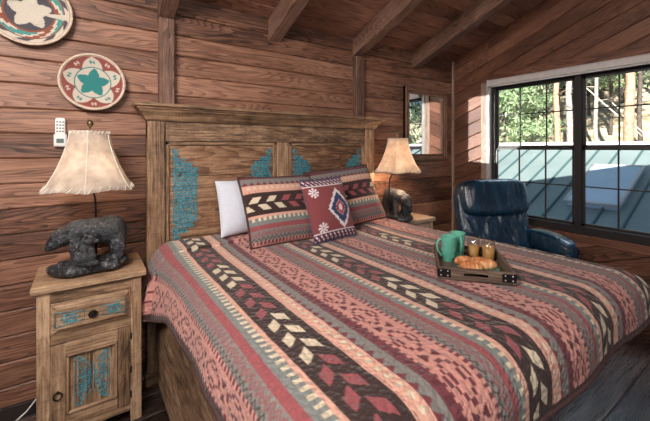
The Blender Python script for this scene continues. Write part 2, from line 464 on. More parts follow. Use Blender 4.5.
# window wall: boards climb towards the front at the roof's pitch
WY0, WY1, WZ0, WZ1 = 0.43, 2.19, H - 0.775, H + 0.72
mb = MB()
sl = 0.40; a_ = math.atan(sl); ax = Vector((0, -math.cos(a_), math.sin(a_))); wd = Vector((0, math.sin(a_), math.cos(a_)))
def region(mb, ylo, yhi, zlo, zhi, rake):
    tmp = MB()
    pd = 0.142
    orig = Vector((XR, YB, H - 0.251 - (YB - 2.617) * sl))
    for i in range(-40, 46):
        p = orig + wd * (pd * i) - ax * 4.0
        tmp.plank(p, ax, wd, (-1, 0, 0), 16.0, pd, 0.05)
        # clip this board right away
    def cut(co, no):
        bmesh.ops.bisect_plane(tmp.bm, geom=tmp.bm.verts[:] + tmp.bm.edges[:] + tmp.bm.faces[:], plane_co=co, plane_no=no, clear_outer=True)
    cut((0, ylo, 0), (0, -1, 0)); cut((0, yhi, 0), (0, 1, 0)); cut((0, 0, zlo), (0, 0, -1))
    if zhi is not None: cut((0, 0, zhi), (0, 0, 1))
    if rake:
        cut((0, YB, EAVE + 0.02), (0, RAKE, 1.0))
        cut((0, -0.9, EAVE + 0.02 + RAKE * (YB + 0.9)), (0, -RAKE, 1.0))
    me = bpy.data.meshes.new('t'); tmp.bm.to_mesh(me); tmp.bm.free(); mb.bm.from_mesh(me); bpy.data.meshes.remove(me)
region(mb, WY1, YB, 0, None, True)
region(mb, YF_ROOM, WY1, 0, WZ0, False)
region(mb, YF_ROOM, WY1, WZ1, None, True)
region(mb, YF_ROOM, WY0, WZ0, WZ1, False)
for (ya, yb, za, zb) in ((WY1, YB + 0.03, -0.05, EAVE), (YF_ROOM, WY1, -0.05, WZ0), (YF_ROOM, WY1, WZ1, EAVE), (YF_ROOM, WY0, WZ0, WZ1)):
    mb.box((XR + 0.04, ya, za), (XR + 0.1, yb, zb))
mb.prism([(XR + 0.04, YB, EAVE), (XR + 0.04, -0.9, EAVE + RAKE * (YB + 0.9)), (XR + 0.04, YF_ROOM, EAVE)], (0.06, 0, 0))
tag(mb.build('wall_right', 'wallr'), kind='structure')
mb = MB()
for i in range(30):
    if i * 0.15 > 4.2: break
    mb.plank((XL_ROOM, YB, i * 0.15), (0, -1, 0), (0, 0, 1), (1, 0, 0), YB - YF_ROOM, 0.15, 0.05)
mb.box((XL_ROOM - 0.12, YF_ROOM, -0.05), (XL_ROOM - 0.03, YB, 4.3))
tag(mb.build('wall_left', 'wall'), kind='structure')
# floor: wide boards along X
mb = MB()
fw = 0.19
y = YB - 0.04
while y > YF_ROOM:
    x = XL_ROOM - random.uniform(0, 1.6)
    while x < XR:
        L = random.uniform(1.6, 2.8)
        lo, hi = max(x, XL_ROOM), min(x + L, XR + 0.06)
        if hi > lo + 0.01: mb.plank((lo, y, 0), (1, 0, 0), (0, -1, 0), (0, 0, 1), hi - lo, fw, 0.03, 0.003)
        x += L
    y -= fw
tag(mb.build('floor', 'floor'), kind='structure')
# ceiling boards along X climbing to the ridge; unseen far slope lengthened to keep sun out
mb = MB()
th = math.atan(RAKE); up = Vector((0, -math.cos(th), math.sin(th))); dn = Vector((0, -math.sin(th), -math.cos(th)))
Ls = (YB + 0.9) / math.cos(th); n_ = int(Ls / 0.138) + 1
p0 = Vector((XL_ROOM - 0.1, YB, EAVE))
for i in range(-4, n_):
    mb.plank(p0 + up * (0.138 * i), (1, 0, 0), up, dn, XR + 0.35 - XL_ROOM, 0.138, 0.04)
ridge = p0 + up * (0.138 * n_)
up2 = Vector((0, -math.cos(th), -math.sin(th))); dn2 = Vector((0, math.sin(th), -math.cos(th)))
for i in range(36):
    mb.plank(ridge + up2 * (0.138 * i), (1, 0, 0), up2, dn2, XR + 0.35 - XL_ROOM, 0.138, 0.04)
for (q0, q1) in ((p0, ridge), (ridge, ridge + up2 * 4.97)):
    e0 = q0 + Vector((0, 0, 0.03)) + (up * -0.55 if q0 is p0 else Vector((0, 0, 0))); e1 = q1 + Vector((0, 0, 0.03))
    mb.prism([e0, e1, e1 + Vector((0, 0, 0.14)), e0 + Vector((0, 0, 0.14))], (XR + 0.35 - XL_ROOM, 0, 0))
tag(mb.build('ceiling', 'ceil'), kind='structure')
# rafters and wall posts
beams = [(0.47, 'exposed rafter above the left post'), (1.32, 'exposed rafter between the two wall posts'), (2.235, 'exposed rafter above the right post'), (3.105, 'exposed rafter nearest the window wall')]
tn = 1
for bx, lab in beams:
    mb = MB()
    w = 0.11; hgt = 0.18
    a = Vector((bx - w / 2, YB, EAVE)); pts = [a, a + Vector((w, 0, 0)), a + Vector((w, 0, -hgt)), a + Vector((0, 0, -hgt))]
    Lb = (YB + 0.9)
    vec = Vector((0, -Lb, Lb * RAKE))
    mb.prism(pts, vec)
    bmesh.ops.bevel(mb.bm, geom=[e for e in mb.bm.edges if abs((e.verts[0].co - e.verts[1].co).normalized().dot(up)) > 0.9], offset=0.006, segments=1, affect='EDGES')
    tag(mb.build('trim_%d' % tn, 'beam'), lab, kind='structure'); tn += 1
for px_, w in ((0.47, 0.10), (2.235, 0.11)):
    mb = MB(); mb.box((px_ - w / 2, YB - 0.055, 0.0), (px_ + w / 2, YB + 0.01, EAVE - 0.18), 0.006)
    tag(mb.build('trim_%d' % tn, 'beam'), 'square wooden post on the back wall', kind='structure'); tn += 1
mb = MB(); mb.box((XR - 0.03, YB - 0.022, 0), (XR + 0.001, YB + 0.001, EAVE), 0.003)
tag(mb.build('trim_%d' % tn, 'pale'), 'thin corner trim', kind='structure'); tn += 1
mb = MB(); mb.box((XL_ROOM, YB - 0.018, 0.0), (XR, YB + 0.005, 0.085), 0.003)
tag(mb.build('baseboard_back', 'dark'), kind='structure')

# ------------------------------------------------------------------ window
win = thing('window_1', 'double hung window pair with black frames and grids', 'window', (XR, (WY0 + WY1) / 2, WZ0), kind='structure')
wp = Matrix.Translation(-Vector(win.location))
def wbuild(mb, name, mat):
    for v in mb.bm.verts: v.co = wp @ v.co
    return mb.build(name, mat, win)
mb = MB()
mb.box((XR - 0.022, WY1, WZ0 - 0.02), (XR + 0.004, WY1 + 0.075, WZ1 + 0.03), 0.004)
wbuild(mb, 'casing', 'pale')
mb = MB(); mb.box((XR - 0.022, WY0 - 0.07, WZ0 - 0.02), (XR + 0.004, WY0, WZ1 + 0.03), 0.004); wbuild(mb, 'casing', 'pale')
mb = MB(); mb.box((XR - 0.02, WY0 - 0.07, WZ1), (XR + 0.004, WY1 + 0.075, WZ1 + 0.13), 0.004); wbuild(mb, 'casing', 'wallr')
mb = MB(); mb.box((XR - 0.03, WY1 - 0.035, WZ0), (XR + 0.09, WY1 + 0.005, WZ1), 0.003); wbuild(mb, 'jamb', 'jamb')
fx0, fx1 = XR + 0.01, XR + 0.08
ym = 1.31
mb = MB()
mb.box((fx0 - 0.03, WY0, WZ0 - 0.03), (fx1, WY1 - 0.03, WZ0 + 0.045), 0.004)
mb.box((fx0, WY0, WZ1 - 0.045), (fx1, WY1 - 0.03, WZ1), 0.004)
mb.box((fx0, WY1 - 0.075, WZ0), (fx1, WY1 - 0.03, WZ1), 0.004)
mb.box((fx0, WY0, WZ0), (fx1, WY0 + 0.045, WZ1), 0.004)
mb.box((fx0 - 0.01, ym - 0.028, WZ0), (fx1, ym + 0.028, WZ1), 0.004)
wbuild(mb, 'frame', 'blackframe')
zm = H + 0.005
for (ya, yb) in ((ym + 0.028, WY1 - 0.075), (WY0 + 0.045, ym - 0.028)):
    for (za, zb, xo) in ((WZ0 + 0.045, zm, 0.012), (zm, WZ1 - 0.045, 0.032)):
        mb = MB()
        x0, x1 = fx0 + xo, fx0 + xo + 0.022
        s_ = 0.024
        mb.box((x0, ya, za), (x1, yb, za + s_), 0.002); mb.box((x0, ya, zb - s_), (x1, yb, zb), 0.002)
        mb.box((x0, ya, za), (x1, ya + s_, zb), 0.002); mb.box((x0, yb - s_, za), (x1, yb, zb), 0.002)
        wbuild(mb, 'sash', 'blackframe')
        mb = MB()
        for q in (1, 2):
            yy = ya + (yb - ya) * q / 3; mb.box((x0 + 0.004, yy - 0.006, za), (x1 - 0.004, yy + 0.006, zb), 0.001)
        zz = (za + zb) / 2 + (0.0 if zb < H + 0.1 else 0.025)
        mb.box((x0 + 0.005, ya, zz - 0.006), (x1 - 0.005, yb, zz + 0.006), 0.001)
        wbuild(mb, 'grille', 'blackframe')
        mb = MB(); mb.box((x0 + 0.009, ya, za), (x0 + 0.013, yb, zb)); wbuild(mb, 'pane', 'glass')
mb = MB(); mb.box((XR - 0.012, WY0 - 0.07, WZ0 - 0.11), (XR + 0.004, WY1 + 0.075, WZ0 - 0.02), 0.003); wbuild(mb, 'apron', 'wallr')
# roller blind
bl = thing('roller_blind', 'pale grey roller blind cassette along the window head', 'blind', (XR - 0.045, (WY0 + WY1) / 2, H + 0.668))
mb = MB(); L = (WY1 - 0.13 - WY0) / 2
prof = [(0.03, 0.024), (-0.035, 0.024), (-0.045, 0.032), (-0.045, 0.080), (-0.03, 0.096), (0.03, 0.096)]
mb.prism([(a, -L, b) for a, b in prof], (0, 2 * L + 0.02, 0)); mb.build('cassette', 'blind', bl)
mb = MB(); mb.box((-0.047, L + 0.015, 0.018), (0.032, L + 0.03, 0.1), 0.003); mb.build('end_cap', 'white', bl)
mb = MB(); mb.box((-0.03, -L, 0.012), (-0.015, L, 0.0265), 0.004); mb.build('hem_bar', 'white', bl)

# ------------------------------------------------------------------ mirror on the back wall
mx0, mx1, mz0, mz1 = 2.90, 3.64, H - 0.145, H + 0.69
mir = thing('wall_mirror', 'wood framed rectangular mirror on the back wall reflecting the window', 'mirror', ((mx0 + mx1) / 2, YB - 0.001, mz0))
ox, oz = (mx0 + mx1) / 2, mz0
mb = MB()
for fw_, dep, off in ((0.075, 0.022, 0.0), (0.045, 0.036, 0.0), (0.02, 0.044, 0.0), (0.022, 0.03, 0.055)):
    lo_x, hi_x, lo_z, hi_z = mx0 - ox + off, mx1 - ox - off, off, mz1 - mz0 - off
    mb.box((lo_x, -dep, lo_z), (lo_x + fw_, 0, hi_z), 0.004); mb.box((hi_x - fw_, -dep, lo_z), (hi_x, 0, hi_z), 0.004)
    mb.box((lo_x, -dep, lo_z), (hi_x, 0, lo_z + fw_), 0.004); mb.box((lo_x, -dep, hi_z - fw_), (hi_x, 0, hi_z), 0.004)
mb.build('frame', 'mirrorframe', mir)
mb = MB(); mb.box((mx0 - ox + 0.07, -0.012, 0.07), (mx1 - ox - 0.07, -0.006, mz1 - mz0 - 0.07)); mb.build('mirror_glass', 'mirror', mir)

# ------------------------------------------------------------------ printed stripe pattern of the bed set
def L3(*c): return np.array(srgb(*c)[:3])
PAL = dict(brown=L3(62, 47, 46), cream=L3(214, 200, 176), red=L3(150, 82, 87), salmon=L3(216, 167, 149), pink=L3(201, 144, 134),
           maroon=L3(114, 60, 68), gray=L3(130, 127, 124), teal=L3(124, 130, 128), dark=L3(84, 76, 76), dred=L3(98, 50, 57), mauve=L3(140, 96, 98))
PER = 0.615
def quilt_color(s, t):
    q = np.mod(s - 0.525, PER)
    C = np.empty(s.shape + (3,)); C[:] = PAL['pink']
    def put(m, n): C[m] = PAL[n]
    fr = lambda a, p: np.mod(a, p) / p
    # chevron band
    put(q < 0.155, 'brown')
    u = np.abs(q - 0.075); low = q < 0.075
    tt = t - u * 0.85 - np.where(low, 0.0, -0.055) + 0.03
    pit = 0.113
    piece = (fr(tt, pit) < 0.50) & (u > 0.006) & (u < 0.047)
    num = np.floor(tt / pit).astype(int); cream = np.mod(num, 6) < 3
    put(piece & cream, 'cream'); put(piece & ~cream, 'red')
    # dotted salmon
    m = (q >= 0.155) & (q < 0.212); put(m, 'salmon')
    dd = np.hypot((q - 0.190) / 0.011, (fr(t + 0.006, 0.042) - 0.5) * 0.042 / 0.011); put(m & (dd < 1), 'cream')
    dd = np.hypot((q - 0.163) / 0.004, (fr(t, 0.021) - 0.5) * 0.021 / 0.006); put(m & (dd < 1), 'pink')
    # grey with triangles
    m = (q >= 0.212) & (q < 0.264); put(m, 'gray')
    f = np.abs(fr(t, 0.045) - 0.5) * 2
    put(m & ((q - 0.220) / 0.03 < f - 0.35), 'maroon')
    m = (q >= 0.264) & (q < 0.303); put(m, 'maroon')
    put(m & (np.abs(q - 0.284) < 0.012) & (fr(t, 0.05) < 0.45), 'dred')
    m = (q >= 0.303) & (q < 0.312); put(m & (fr(t, 0.03) < 0.5), 'maroon')
    # aztec medallions
    m = (q >= 0.312) & (q < 0.430)
    p = 0.203; f = (fr(t, p) - 0.5) * p
    qc = (q - 0.366); st = 0.0125; lt = 0.0190
    i = np.floor(np.abs(f) / lt); j = np.floor(np.abs(qc) / st)
    put(m & (i + j == 3) & (j > 0) & (i < 4), 'maroon')
    put(m & (i == 3) & (j == 0), 'maroon'); put(m & (i == 0) & (j == 1), 'maroon')
    f2 = p / 2 - np.abs(f)
    aq = np.abs(qc)
    tri = (aq > 0.008) & (aq < 0.034) & (f2 < 0.021 * (aq - 0.004) / 0.03)
    put(m & tri, 'dred')
    m = (q >= 0.428) & (q < 0.446); put(m & (fr(t, 0.026) < 0.5), 'maroon')
    # squiggles
    m = (q >= 0.446) & (q < 0.514); put(m, 'gray')
    put(m & (np.abs(q - 0.459 - 0.008 * np.sin(t * 2 * PI / 0.030)) < 0.0045), 'dark')
    f = np.abs(fr(t, 0.034) - 0.5) * 2
    put(m & (np.abs(q - 0.473 - 0.018 * f) < 0.006), 'mauve')
    put(m & (np.abs(q - 0.488 - 0.018 * f) < 0.0045), 'mauve')
    put((q >= 0.514) & (q < 0.546), 'red')
    put((q >= 0.546) & (q < 0.575), 'teal')
    m = (q >= 0.571) & (q < 0.595); put(m, 'teal'); put(m & (fr(t, 0.0365) < 0.48), 'cream')
    put((q >= 0.595), 'salmon')
    return C
def smooth01(x, a, b):
    u = np.clip((x - a) / (b - a), 0, 1); return u * u * (3 - 2 * u)
def wob(x, y, seed, sc):
    r = np.random.default_rng(seed); o = np.zeros_like(x)
    for _ in range(7):
        a = r.uniform(0, 2 * PI); f = r.uniform(0.6, 1.6) * 2 * PI / sc
        o += np.sin((x * math.cos(a) + y * math.sin(a)) * f + r.uniform(0, 6.28))
    return o / 7

# ------------------------------------------------------------------ bed
BX0, BX1, BYF = 0.39, 2.36, 0.62
YH = 2.53                                  # front face of the headboard
ZT = H - 0.648                             # top of the quilt
bed = thing('bed', 'rustic pine king bed with turquoise inlaid headboard', 'bed', (1.373, 1.6, 0))
BO = Vector(bed.location)
def bbuild(mb, name, mat, parent=None):
    for v in mb.bm.verts: v.co = v.co - BO
    return mb.build(name, mat, parent or bed)
# headboard
hx0, hx1 = 0.336, 2.345
mb = MB()
mb.box((hx0 + 0.05, YH + 0.03, 0.25), (hx1 - 0.05, YB - 0.07, H + 0.18))
hb = bbuild(mb, 'headboard', 'panel')
def hpart(mb, name, mat):
    return bbuild(mb, name, mat, hb)
for xa in (hx0, hx1 - 0.11):
    mb = MB(); mb.box((xa, YH - 0.012, 0.0), (xa + 0.11, YB - 0.066, H + 0.182), 0.006); hpart(mb, 'post', 'rustic')
    mb = MB(); mb.box((xa - 0.012, YH - 0.03, 0.0), (xa + 0.122, YB - 0.068, 0.075), 0.006); hpart(mb, 'foot_block', 'rail')
mb = MB()
mb.box((hx0, YH, H + 0.046), (hx1, YB - 0.066, H + 0.185), 0.004)
hpart(mb, 'top_rail', 'rail')
mb = MB(); mb.box((1.29, YH + 0.004, 0.3), (1.40, YB - 0.09, H + 0.05), 0.006); hpart(mb, 'center_stile', 'rustic')
# crown: stepped cove with mitred returns
mb = MB()
steps = [(0.0, 0.125), (0.006, 0.135), (0.012, 0.15), (0.02, 0.175), (0.034, 0.20), (0.046, 0.218), (0.05, 0.235), (0.062, 0.24), (0.062, 0.25), (0.074, 0.258), (0.08, 0.262), (0.08, 0.288), (0.074, 0.292)]
rings = []
for o_, z_ in steps:
    rings.append([mb.bm.verts.new((hx0 - 0.004 - o_ if sx < 0 else hx1 + 0.004 + o_, (YH - 0.016 - o_) if sy < 0 else YB - 0.064, H + 0.292 - (0.292 - z_) * 0.66)) for sx, sy in ((-1, 1), (-1, -1), (1, -1), (1, 1))])
fs = []
for i in range(len(rings) - 1):
    for j in range(4): fs.append(mb.bm.faces.new((rings[i][j], rings[i][(j + 1) % 4], rings[i + 1][(j + 1) % 4], rings[i + 1][j])))
fs.append(mb.bm.faces.new(rings[0])); fs.append(mb.bm.faces.new(rings[-1]))
bmesh.ops.recalc_face_normals(mb.bm, faces=fs)
mb.tag(fs, Vector((1, 0, 0)), Vector((0, 0, 1)))
hpart(mb, 'crown_molding', 'rustic')
# framing strips round the panels
for (xa, xb) in ((hx0 + 0.11, 1.29), (1.40, hx1 - 0.11)):
    mb = MB()
    w = 0.03
    mb.box((xa, YH + 0.008, 0.3), (xa + w, YH + 0.03, H + 0.046), 0.006)
    mb.box((xb - w, YH + 0.008, 0.3), (xb, YH + 0.03, H + 0.046), 0.006)
    mb.box((xa, YH + 0.008, H + 0.018), (xb, YH + 0.03, H + 0.046), 0.006)
    hpart(mb, 'panel_molding', 'rustic')
    mb = MB()
    zb_ = 0.45
    cuts = [0.45, 0.72, 0.98, 1.20, 1.36, H + 0.02]
    for i in range(5): mb.plank((xa + w, YH + 0.022, cuts[i]), (1, 0, 0), (0, 0, 1), (0, -1, 0), xb - xa - 2 * w, cuts[i + 1] - cuts[i], 0.01, 0.002)
    hpart(mb, 'panel', 'panel')
    # stepped half-diamond inlays made of small diagonal tesserae
    for side in (-1, 1):
        mb = MB()
        top, bot = H - 0.0, H - 0.66
        wmax = 0.185
        cell = 0.017
        nrow = int((top - bot) / cell)
        for r_ in range(nrow):
            zc = top - (r_ + 0.5) * cell
            d_ = min(top - zc, zc - bot)
            wrow = 0.03 + 0.5 * (1 if d_ > 0.02 else 0) * 0.06 + (0.05 if d_ > 0.06 else 0) + (0.05 if d_ > 0.10 else 0) + (0.03 if d_ > 0.135 else 0)
            wrow = min(wrow, wmax)
            zig = 0.017 * abs(((top - zc) / 0.05) % 1.0 - 0.5) * 2
            a0 = 0.012 + zig
            ncol = max(1, int((wrow - zig) / cell))
            for c_ in range(ncol):
                xo_ = a0 + c_ * cell
                xw = xa + w + xo_ if side < 0 else xb - w - xo_ - cell
                if random.random() < 0.05: continue
                sh = 0.006 * (1 if (c_ + r_) % 2 else -1)
                y0 = YH + 0.018 - random.uniform(0, 0.0015)
                g = 0.0024
                pts = [(xw + g + sh * 0.4, y0, zc - cell / 2 + g), (xw + cell - g + sh * 0.4, y0, zc - cell / 2 + g + sh * 0.5), (xw + cell - g - sh * 0.4, y0, zc + cell / 2 - g + sh * 0.3), (xw + g - sh * 0.4, y0, zc + cell / 2 - g)]
                mb.prism(pts, (0, 0.006, 0))
        tag(hpart(mb, 'inlay', 'turq'), 'turquoise stepped inlay')
# rails, foot board, mattress
for (xa, xb) in ((BX0, BX0 + 0.035), (BX1 - 0.035, BX1)):
    mb = MB()
    mb.box((xa, BYF + 0.30, 0.03), (xb, YH + 0.02, 0.71), 0.005, grain=1); bbuild(mb, 'side_rail', 'rail')
mb = MB(); mb.box((BX0 + 0.04, BYF + 0.30, 0.22), (BX1 - 0.04, BYF + 0.33, 0.56), 0.006); bbuild(mb, 'foot_rail', 'rail')
for xa in (BX0 + 0.04, BX1 - 0.12):
    for ya in (BYF + 0.36, 2.36):
        mb = MB(); mb.box((xa, ya, 0), (xa + 0.08, ya + 0.08, 0.4), 0.004); bbuild(mb, 'leg', 'rail')
mb = MB(); mb.rbox(((BX0 + BX1) / 2, (BYF + YH) / 2 + 0.05, 0.62), (BX1 - BX0 - 0.08, YH - BYF - 0.14, 0.48), 10, 12); bbuild(mb, 'mattress', 'sheet')

# ------------------------------------------------------------------ quilt
qs = np.arange(0.185, 2.80, 0.0047); qt = np.arange(0.0, 2.165, 0.0047)
S, T = np.meshgrid(qs, qt, indexing='ij')
def roll(e, r, flare=0.06):
    o = np.where(e <= 0, e, np.where(e < r * PI / 2, r * np.sin(np.clip(e / r, 0, PI / 2)), r + flare * (e - r * PI / 2)))
    d = np.where(e <= 0, 0, np.where(e < r * PI / 2, r * (1 - np.cos(np.clip(e / r, 0, PI / 2))), r + (e - r * PI / 2)))
    return o, d
QY0 = 2.50
def quilt_surf(S, T):
    Yn0 = QY0 - T
    rl, rr, rf = 0.10, 0.13, 0.15
    XLq, XRq, YFq = BX0 - 0.012, BX1 + 0.035 + 0.125 * smooth01(2.6 - Yn0, 0.35, 1.6), 0.515
    Yn = QY0 - T
    eF = (YFq + rf) - Yn
    oF, dF = roll(eF, rf, 0.04)
    Y = (YFq + rf) - oF
    headk = smooth01(Y, 1.7, 2.35)
    eL = (XLq + rl) - S; eR = S - (XRq - rr)
    eL = np.where(eL > 0, eL * (1 + 0.42 * headk + 0.05 * np.sin(Y * 9.0)), eL)
    oL, dL = roll(eL, rl, 0.05); oR, dR = roll(eR, rr, 0.30)
    X = np.where(eL > 0, (XLq + rl) - oL, np.where(eR > 0, (XRq - rr) + oR, S))
    dX = np.where(eL > 0, dL, np.where(eR > 0, dR, 0))
    dX = np.where(eR > 0, dX * 0.8, dX); D = (dX ** 6.0 + dF ** 6.0) ** (1 / 6.0)
    # hanging folds
    hangL = np.clip(dL / 0.3, 0, 1) * (eL > 0); hangR = np.clip(dR / 0.3, 0, 1) * (eR > 0); hangF = np.clip(dF / 0.35, 0, 1)
    X = X - hangL * (0.012 + 0.014 * np.sin(Y * 11 + 0.6) + 0.03 * headk)
    X = X + hangR * (0.02 * np.sin(Y * 9))
    Y = Y - hangF * (0.014 * np.sin(X * 8.5 + 1.0))
    # pleat where the cover was pulled towards the pillows
    step = smooth01(Y + 0.10 * (S - 0.5) * 0, 2.262, 2.285)
    X = X - step * np.clip(hangL, 0, 1) * 0.055
    Z = ZT - D
    topm = np.exp(-(np.maximum(dX, 0) / 0.08) ** 2)
    Z = Z + step * 0.014 * topm * (S < 1.2)
    # soft crown and ripples
    fl = np.exp(-D / 0.1)
    Z = Z + fl * (0.005 * wob(S, T, 3, 0.55) + 0.0022 * wob(S, T, 4, 0.09))
    X = X + (1 - fl) * 0.0025 * wob(S, T, 5, 0.09)
    Y = Y + (1 - fl) * 0.0025 * wob(S, T, 6, 0.09)
    Z = Z + 0.016 * smooth01(Y, 1.9, 2.5) * fl
    # sag under nothing: gentle fall to the sides
    Z = Z - 0.012 * ((S - 1.37) / 0.95) ** 2 * fl
    return np.stack([X, Y, Z], -1)
Pq = quilt_surf(S, T)
Cq = quilt_color(S, T + 0.03)
bound = (S < 0.205) | (T > qt[-1] - 0.02) | (S > qs[-1] - 0.02)
Cq[bound] = PAL['brown']
QB = np.array([1.373, 1.5, 0.0])
qo = thing('quilt', 'pink and brown southwestern striped quilt spread over the bed', 'quilt', tuple(QB))
grid_mesh('cover', Pq - QB, Cq, 'quilt', qo)
edge = np.concatenate([Pq[0, ::6], Pq[::6, -1], Pq[-1, ::-6]])
mb = MB(); mb.tube([tuple(p - QB) for p in edge], 0.0085, 8); mb.build('binding', 'binding', qo)
def quilt_z(x, y): return float(quilt_surf(np.array([[x]]), np.array([[QY0 - y]]))[0, 0, 2])

# ------------------------------------------------------------------ pillows
def pillow(name, label, cat, bl, right, upv, w, h, thick, colfn, mat, group=None, n=90, pinch=0.06, seed=1, sag=0.0):
    """cushion in the plane (right, upv) from its bottom left corner bl; returns the top-level Empty"""
    right = Vector(right).normalized(); upv = Vector(upv).normalized(); nrm = right.cross(upv)
    if nrm.y > 0: nrm = -nrm
    c = Vector(bl) + right * w / 2
    o = thing(name, label, cat, tuple(c), 0, group)
    u = np.linspace(0, 1, n); v = np.linspace(0, 1, n)
    U, V = np.meshgrid(u, v, indexing='ij')
    a, b = 2 * U - 1, 2 * V - 1
    prof = np.clip((1 - np.abs(a) ** 2.6) * (1 - np.abs(b) ** 2.6), 0, 1) ** 0.55
    inx = 1 - pinch * (1 - np.abs(b) ** 2) ; iny = 1 - pinch * 0.8 * (1 - np.abs(a) ** 2)
    rip = 0.05 * wob(U, V, seed, 0.4) * prof
    A = a * inx * w / 2; B = (b * iny + 1) * h / 2 - sag * (1 - a * a) * V * h
    R_, U_, N_ = (np.array(x) for x in (right, upv, nrm))
    def side(sg):
        d = sg * thick / 2 * (prof + rip)
        return A[..., None] * R_ + B[..., None] * U_ + d[..., None] * N_
    Cc = colfn(U * w, V * h)
    f = side(1); bk = side(-1)
    # one continuous skin: front then back, sharing the rim
    P = np.concatenate([f, bk[::-1][1:]], 0); C = np.concatenate([Cc, Cc[::-1][1:]], 0)
    if isinstance(mat, str) and mat == 'pillow': C = None
    grid_mesh('body', P, C, mat, o)
    rim = np.concatenate([f[:, 0], f[-1, 1:], f[::-1, -1][1:], f[0, ::-1][1:]])
    return o, rim
QZ = lambda x, y: quilt_z(x, y)
def shamcol(u, v): return quilt_color(0.525 - 0.20 + v * 1.0, u + 0.02)
def sham(label, bl, right, upv, w, h, seed):
    o, rim = pillow('pillow_sham', label, 'pillow', bl, right, upv, w, h, 0.17, shamcol, 'shamcloth', 'striped pillow shams', 110, 0.045, seed)
    mb = MB(); mb.tube([tuple(p) for p in rim[::3]] + [tuple(rim[0])], 0.009, 6); mb.build('binding', 'binding', o)
    return o
o, rim = pillow('pillow', 'plain white pillow behind a striped sham against the headboard', 'pillow', (0.762, 2.335, QZ(0.75, 2.33) + 0.015), (1, 0.02, 0.02), (-0.02, 0.28, 0.96), 0.38, 0.395, 0.16,
                lambda u, v: np.ones(u.shape + (3,)), 'pillow', None, 60, 0.05, 9)
sham('striped pillow sham leaning in front of the plain white pillow', (0.872, 2.075, H - 0.645), (1, 0.0, -0.015), (-0.03, 0.42, 0.91), 0.575, 0.485, 2)
sham('striped pillow sham closest to the glowing lamp, partly behind the red cushion', (1.50, 2.16, H - 0.655), (1, 0.03, 0.075), (-0.12, 0.42, 0.90), 0.68, 0.50, 5)
def cushcol(u, v):
    w, h = 0.39, 0.43
    C = np.empty(u.shape + (3,)); C[:] = L3(134, 72, 75)
    W, N, R = L3(226, 220, 224), L3(52, 66, 104), L3(160, 60, 66)
    cx, cy = 0.635 * w, 0.48 * h
    st = 0.011
    du = np.floor(np.abs(u - cx) / st + 0.5) * st; dv = np.floor(np.abs(v - cy) / st + 0.5) * st
    d = du / 0.116 + dv / 0.150
    for lim, c in ((1.02, W), (0.80, N), (0.44, L3(200, 150, 150)), (0.36, R), (0.17, W)): C[d < lim] = c
    for fx, fy in ((0.15 * w, 0.78 * h), (0.17 * w, 0.20 * h)):
        a, b = u - fx, v - fy
        r = np.hypot(a, b); an = np.arctan2(b, a)
        C[(r < 0.036) & (np.abs(np.mod(an + PI / 8, PI / 4) - PI / 8) < 0.17 + 0.0018 / np.maximum(r, 0.004)) & (r > 0.006)] = W
    for lo, hi in ((0.0, 0.05), (0.385, 0.43)):
        m = (v >= lo) & (v <= hi); C[m] = L3(58, 50, 74)
        C[m & (np.mod(u + (v - lo) * 0.8, 0.035) < 0.012)] = W
        C[m & (np.mod(u - (v - lo) * 0.8, 0.035) < 0.012)] = L3(140, 70, 84)
    C[((v > 0.05) & (v < 0.056)) | ((v > 0.378) & (v < 0.385))] = W
    return C
o, rim = pillow('throw_cushion', 'small dark red throw cushion with a navy and white diamond', 'cushion', (1.262, 1.93, H - 0.642), (1, 0.05, 0.03), (-0.09, 0.32, 0.94), 0.375, 0.435, 0.14, cushcol, 'cushcloth', None, 130, 0.05, 12)
mb = MB()
for i in range(0, len(rim), 2):
    p = rim[i]
    vv = Vector(p)
    along = i / len(rim)
    if (0 <= along < 0.25) or (0.5 <= along < 0.75):
        sg = -1 if along < 0.25 else 1
        mb.tube([vv, vv + Vector((random.uniform(-.004, .004), -0.004, sg * random.uniform(0.008, 0.016)))], 0.0022, 4)
mb.tube([tuple(p) for p in rim[::3]] + [tuple(rim[0])], 0.0035, 5)
mb.build('fringe', plain('navy_fringe', srgb(84, 84, 112), 0.9, 0, 0.4, 300), o)

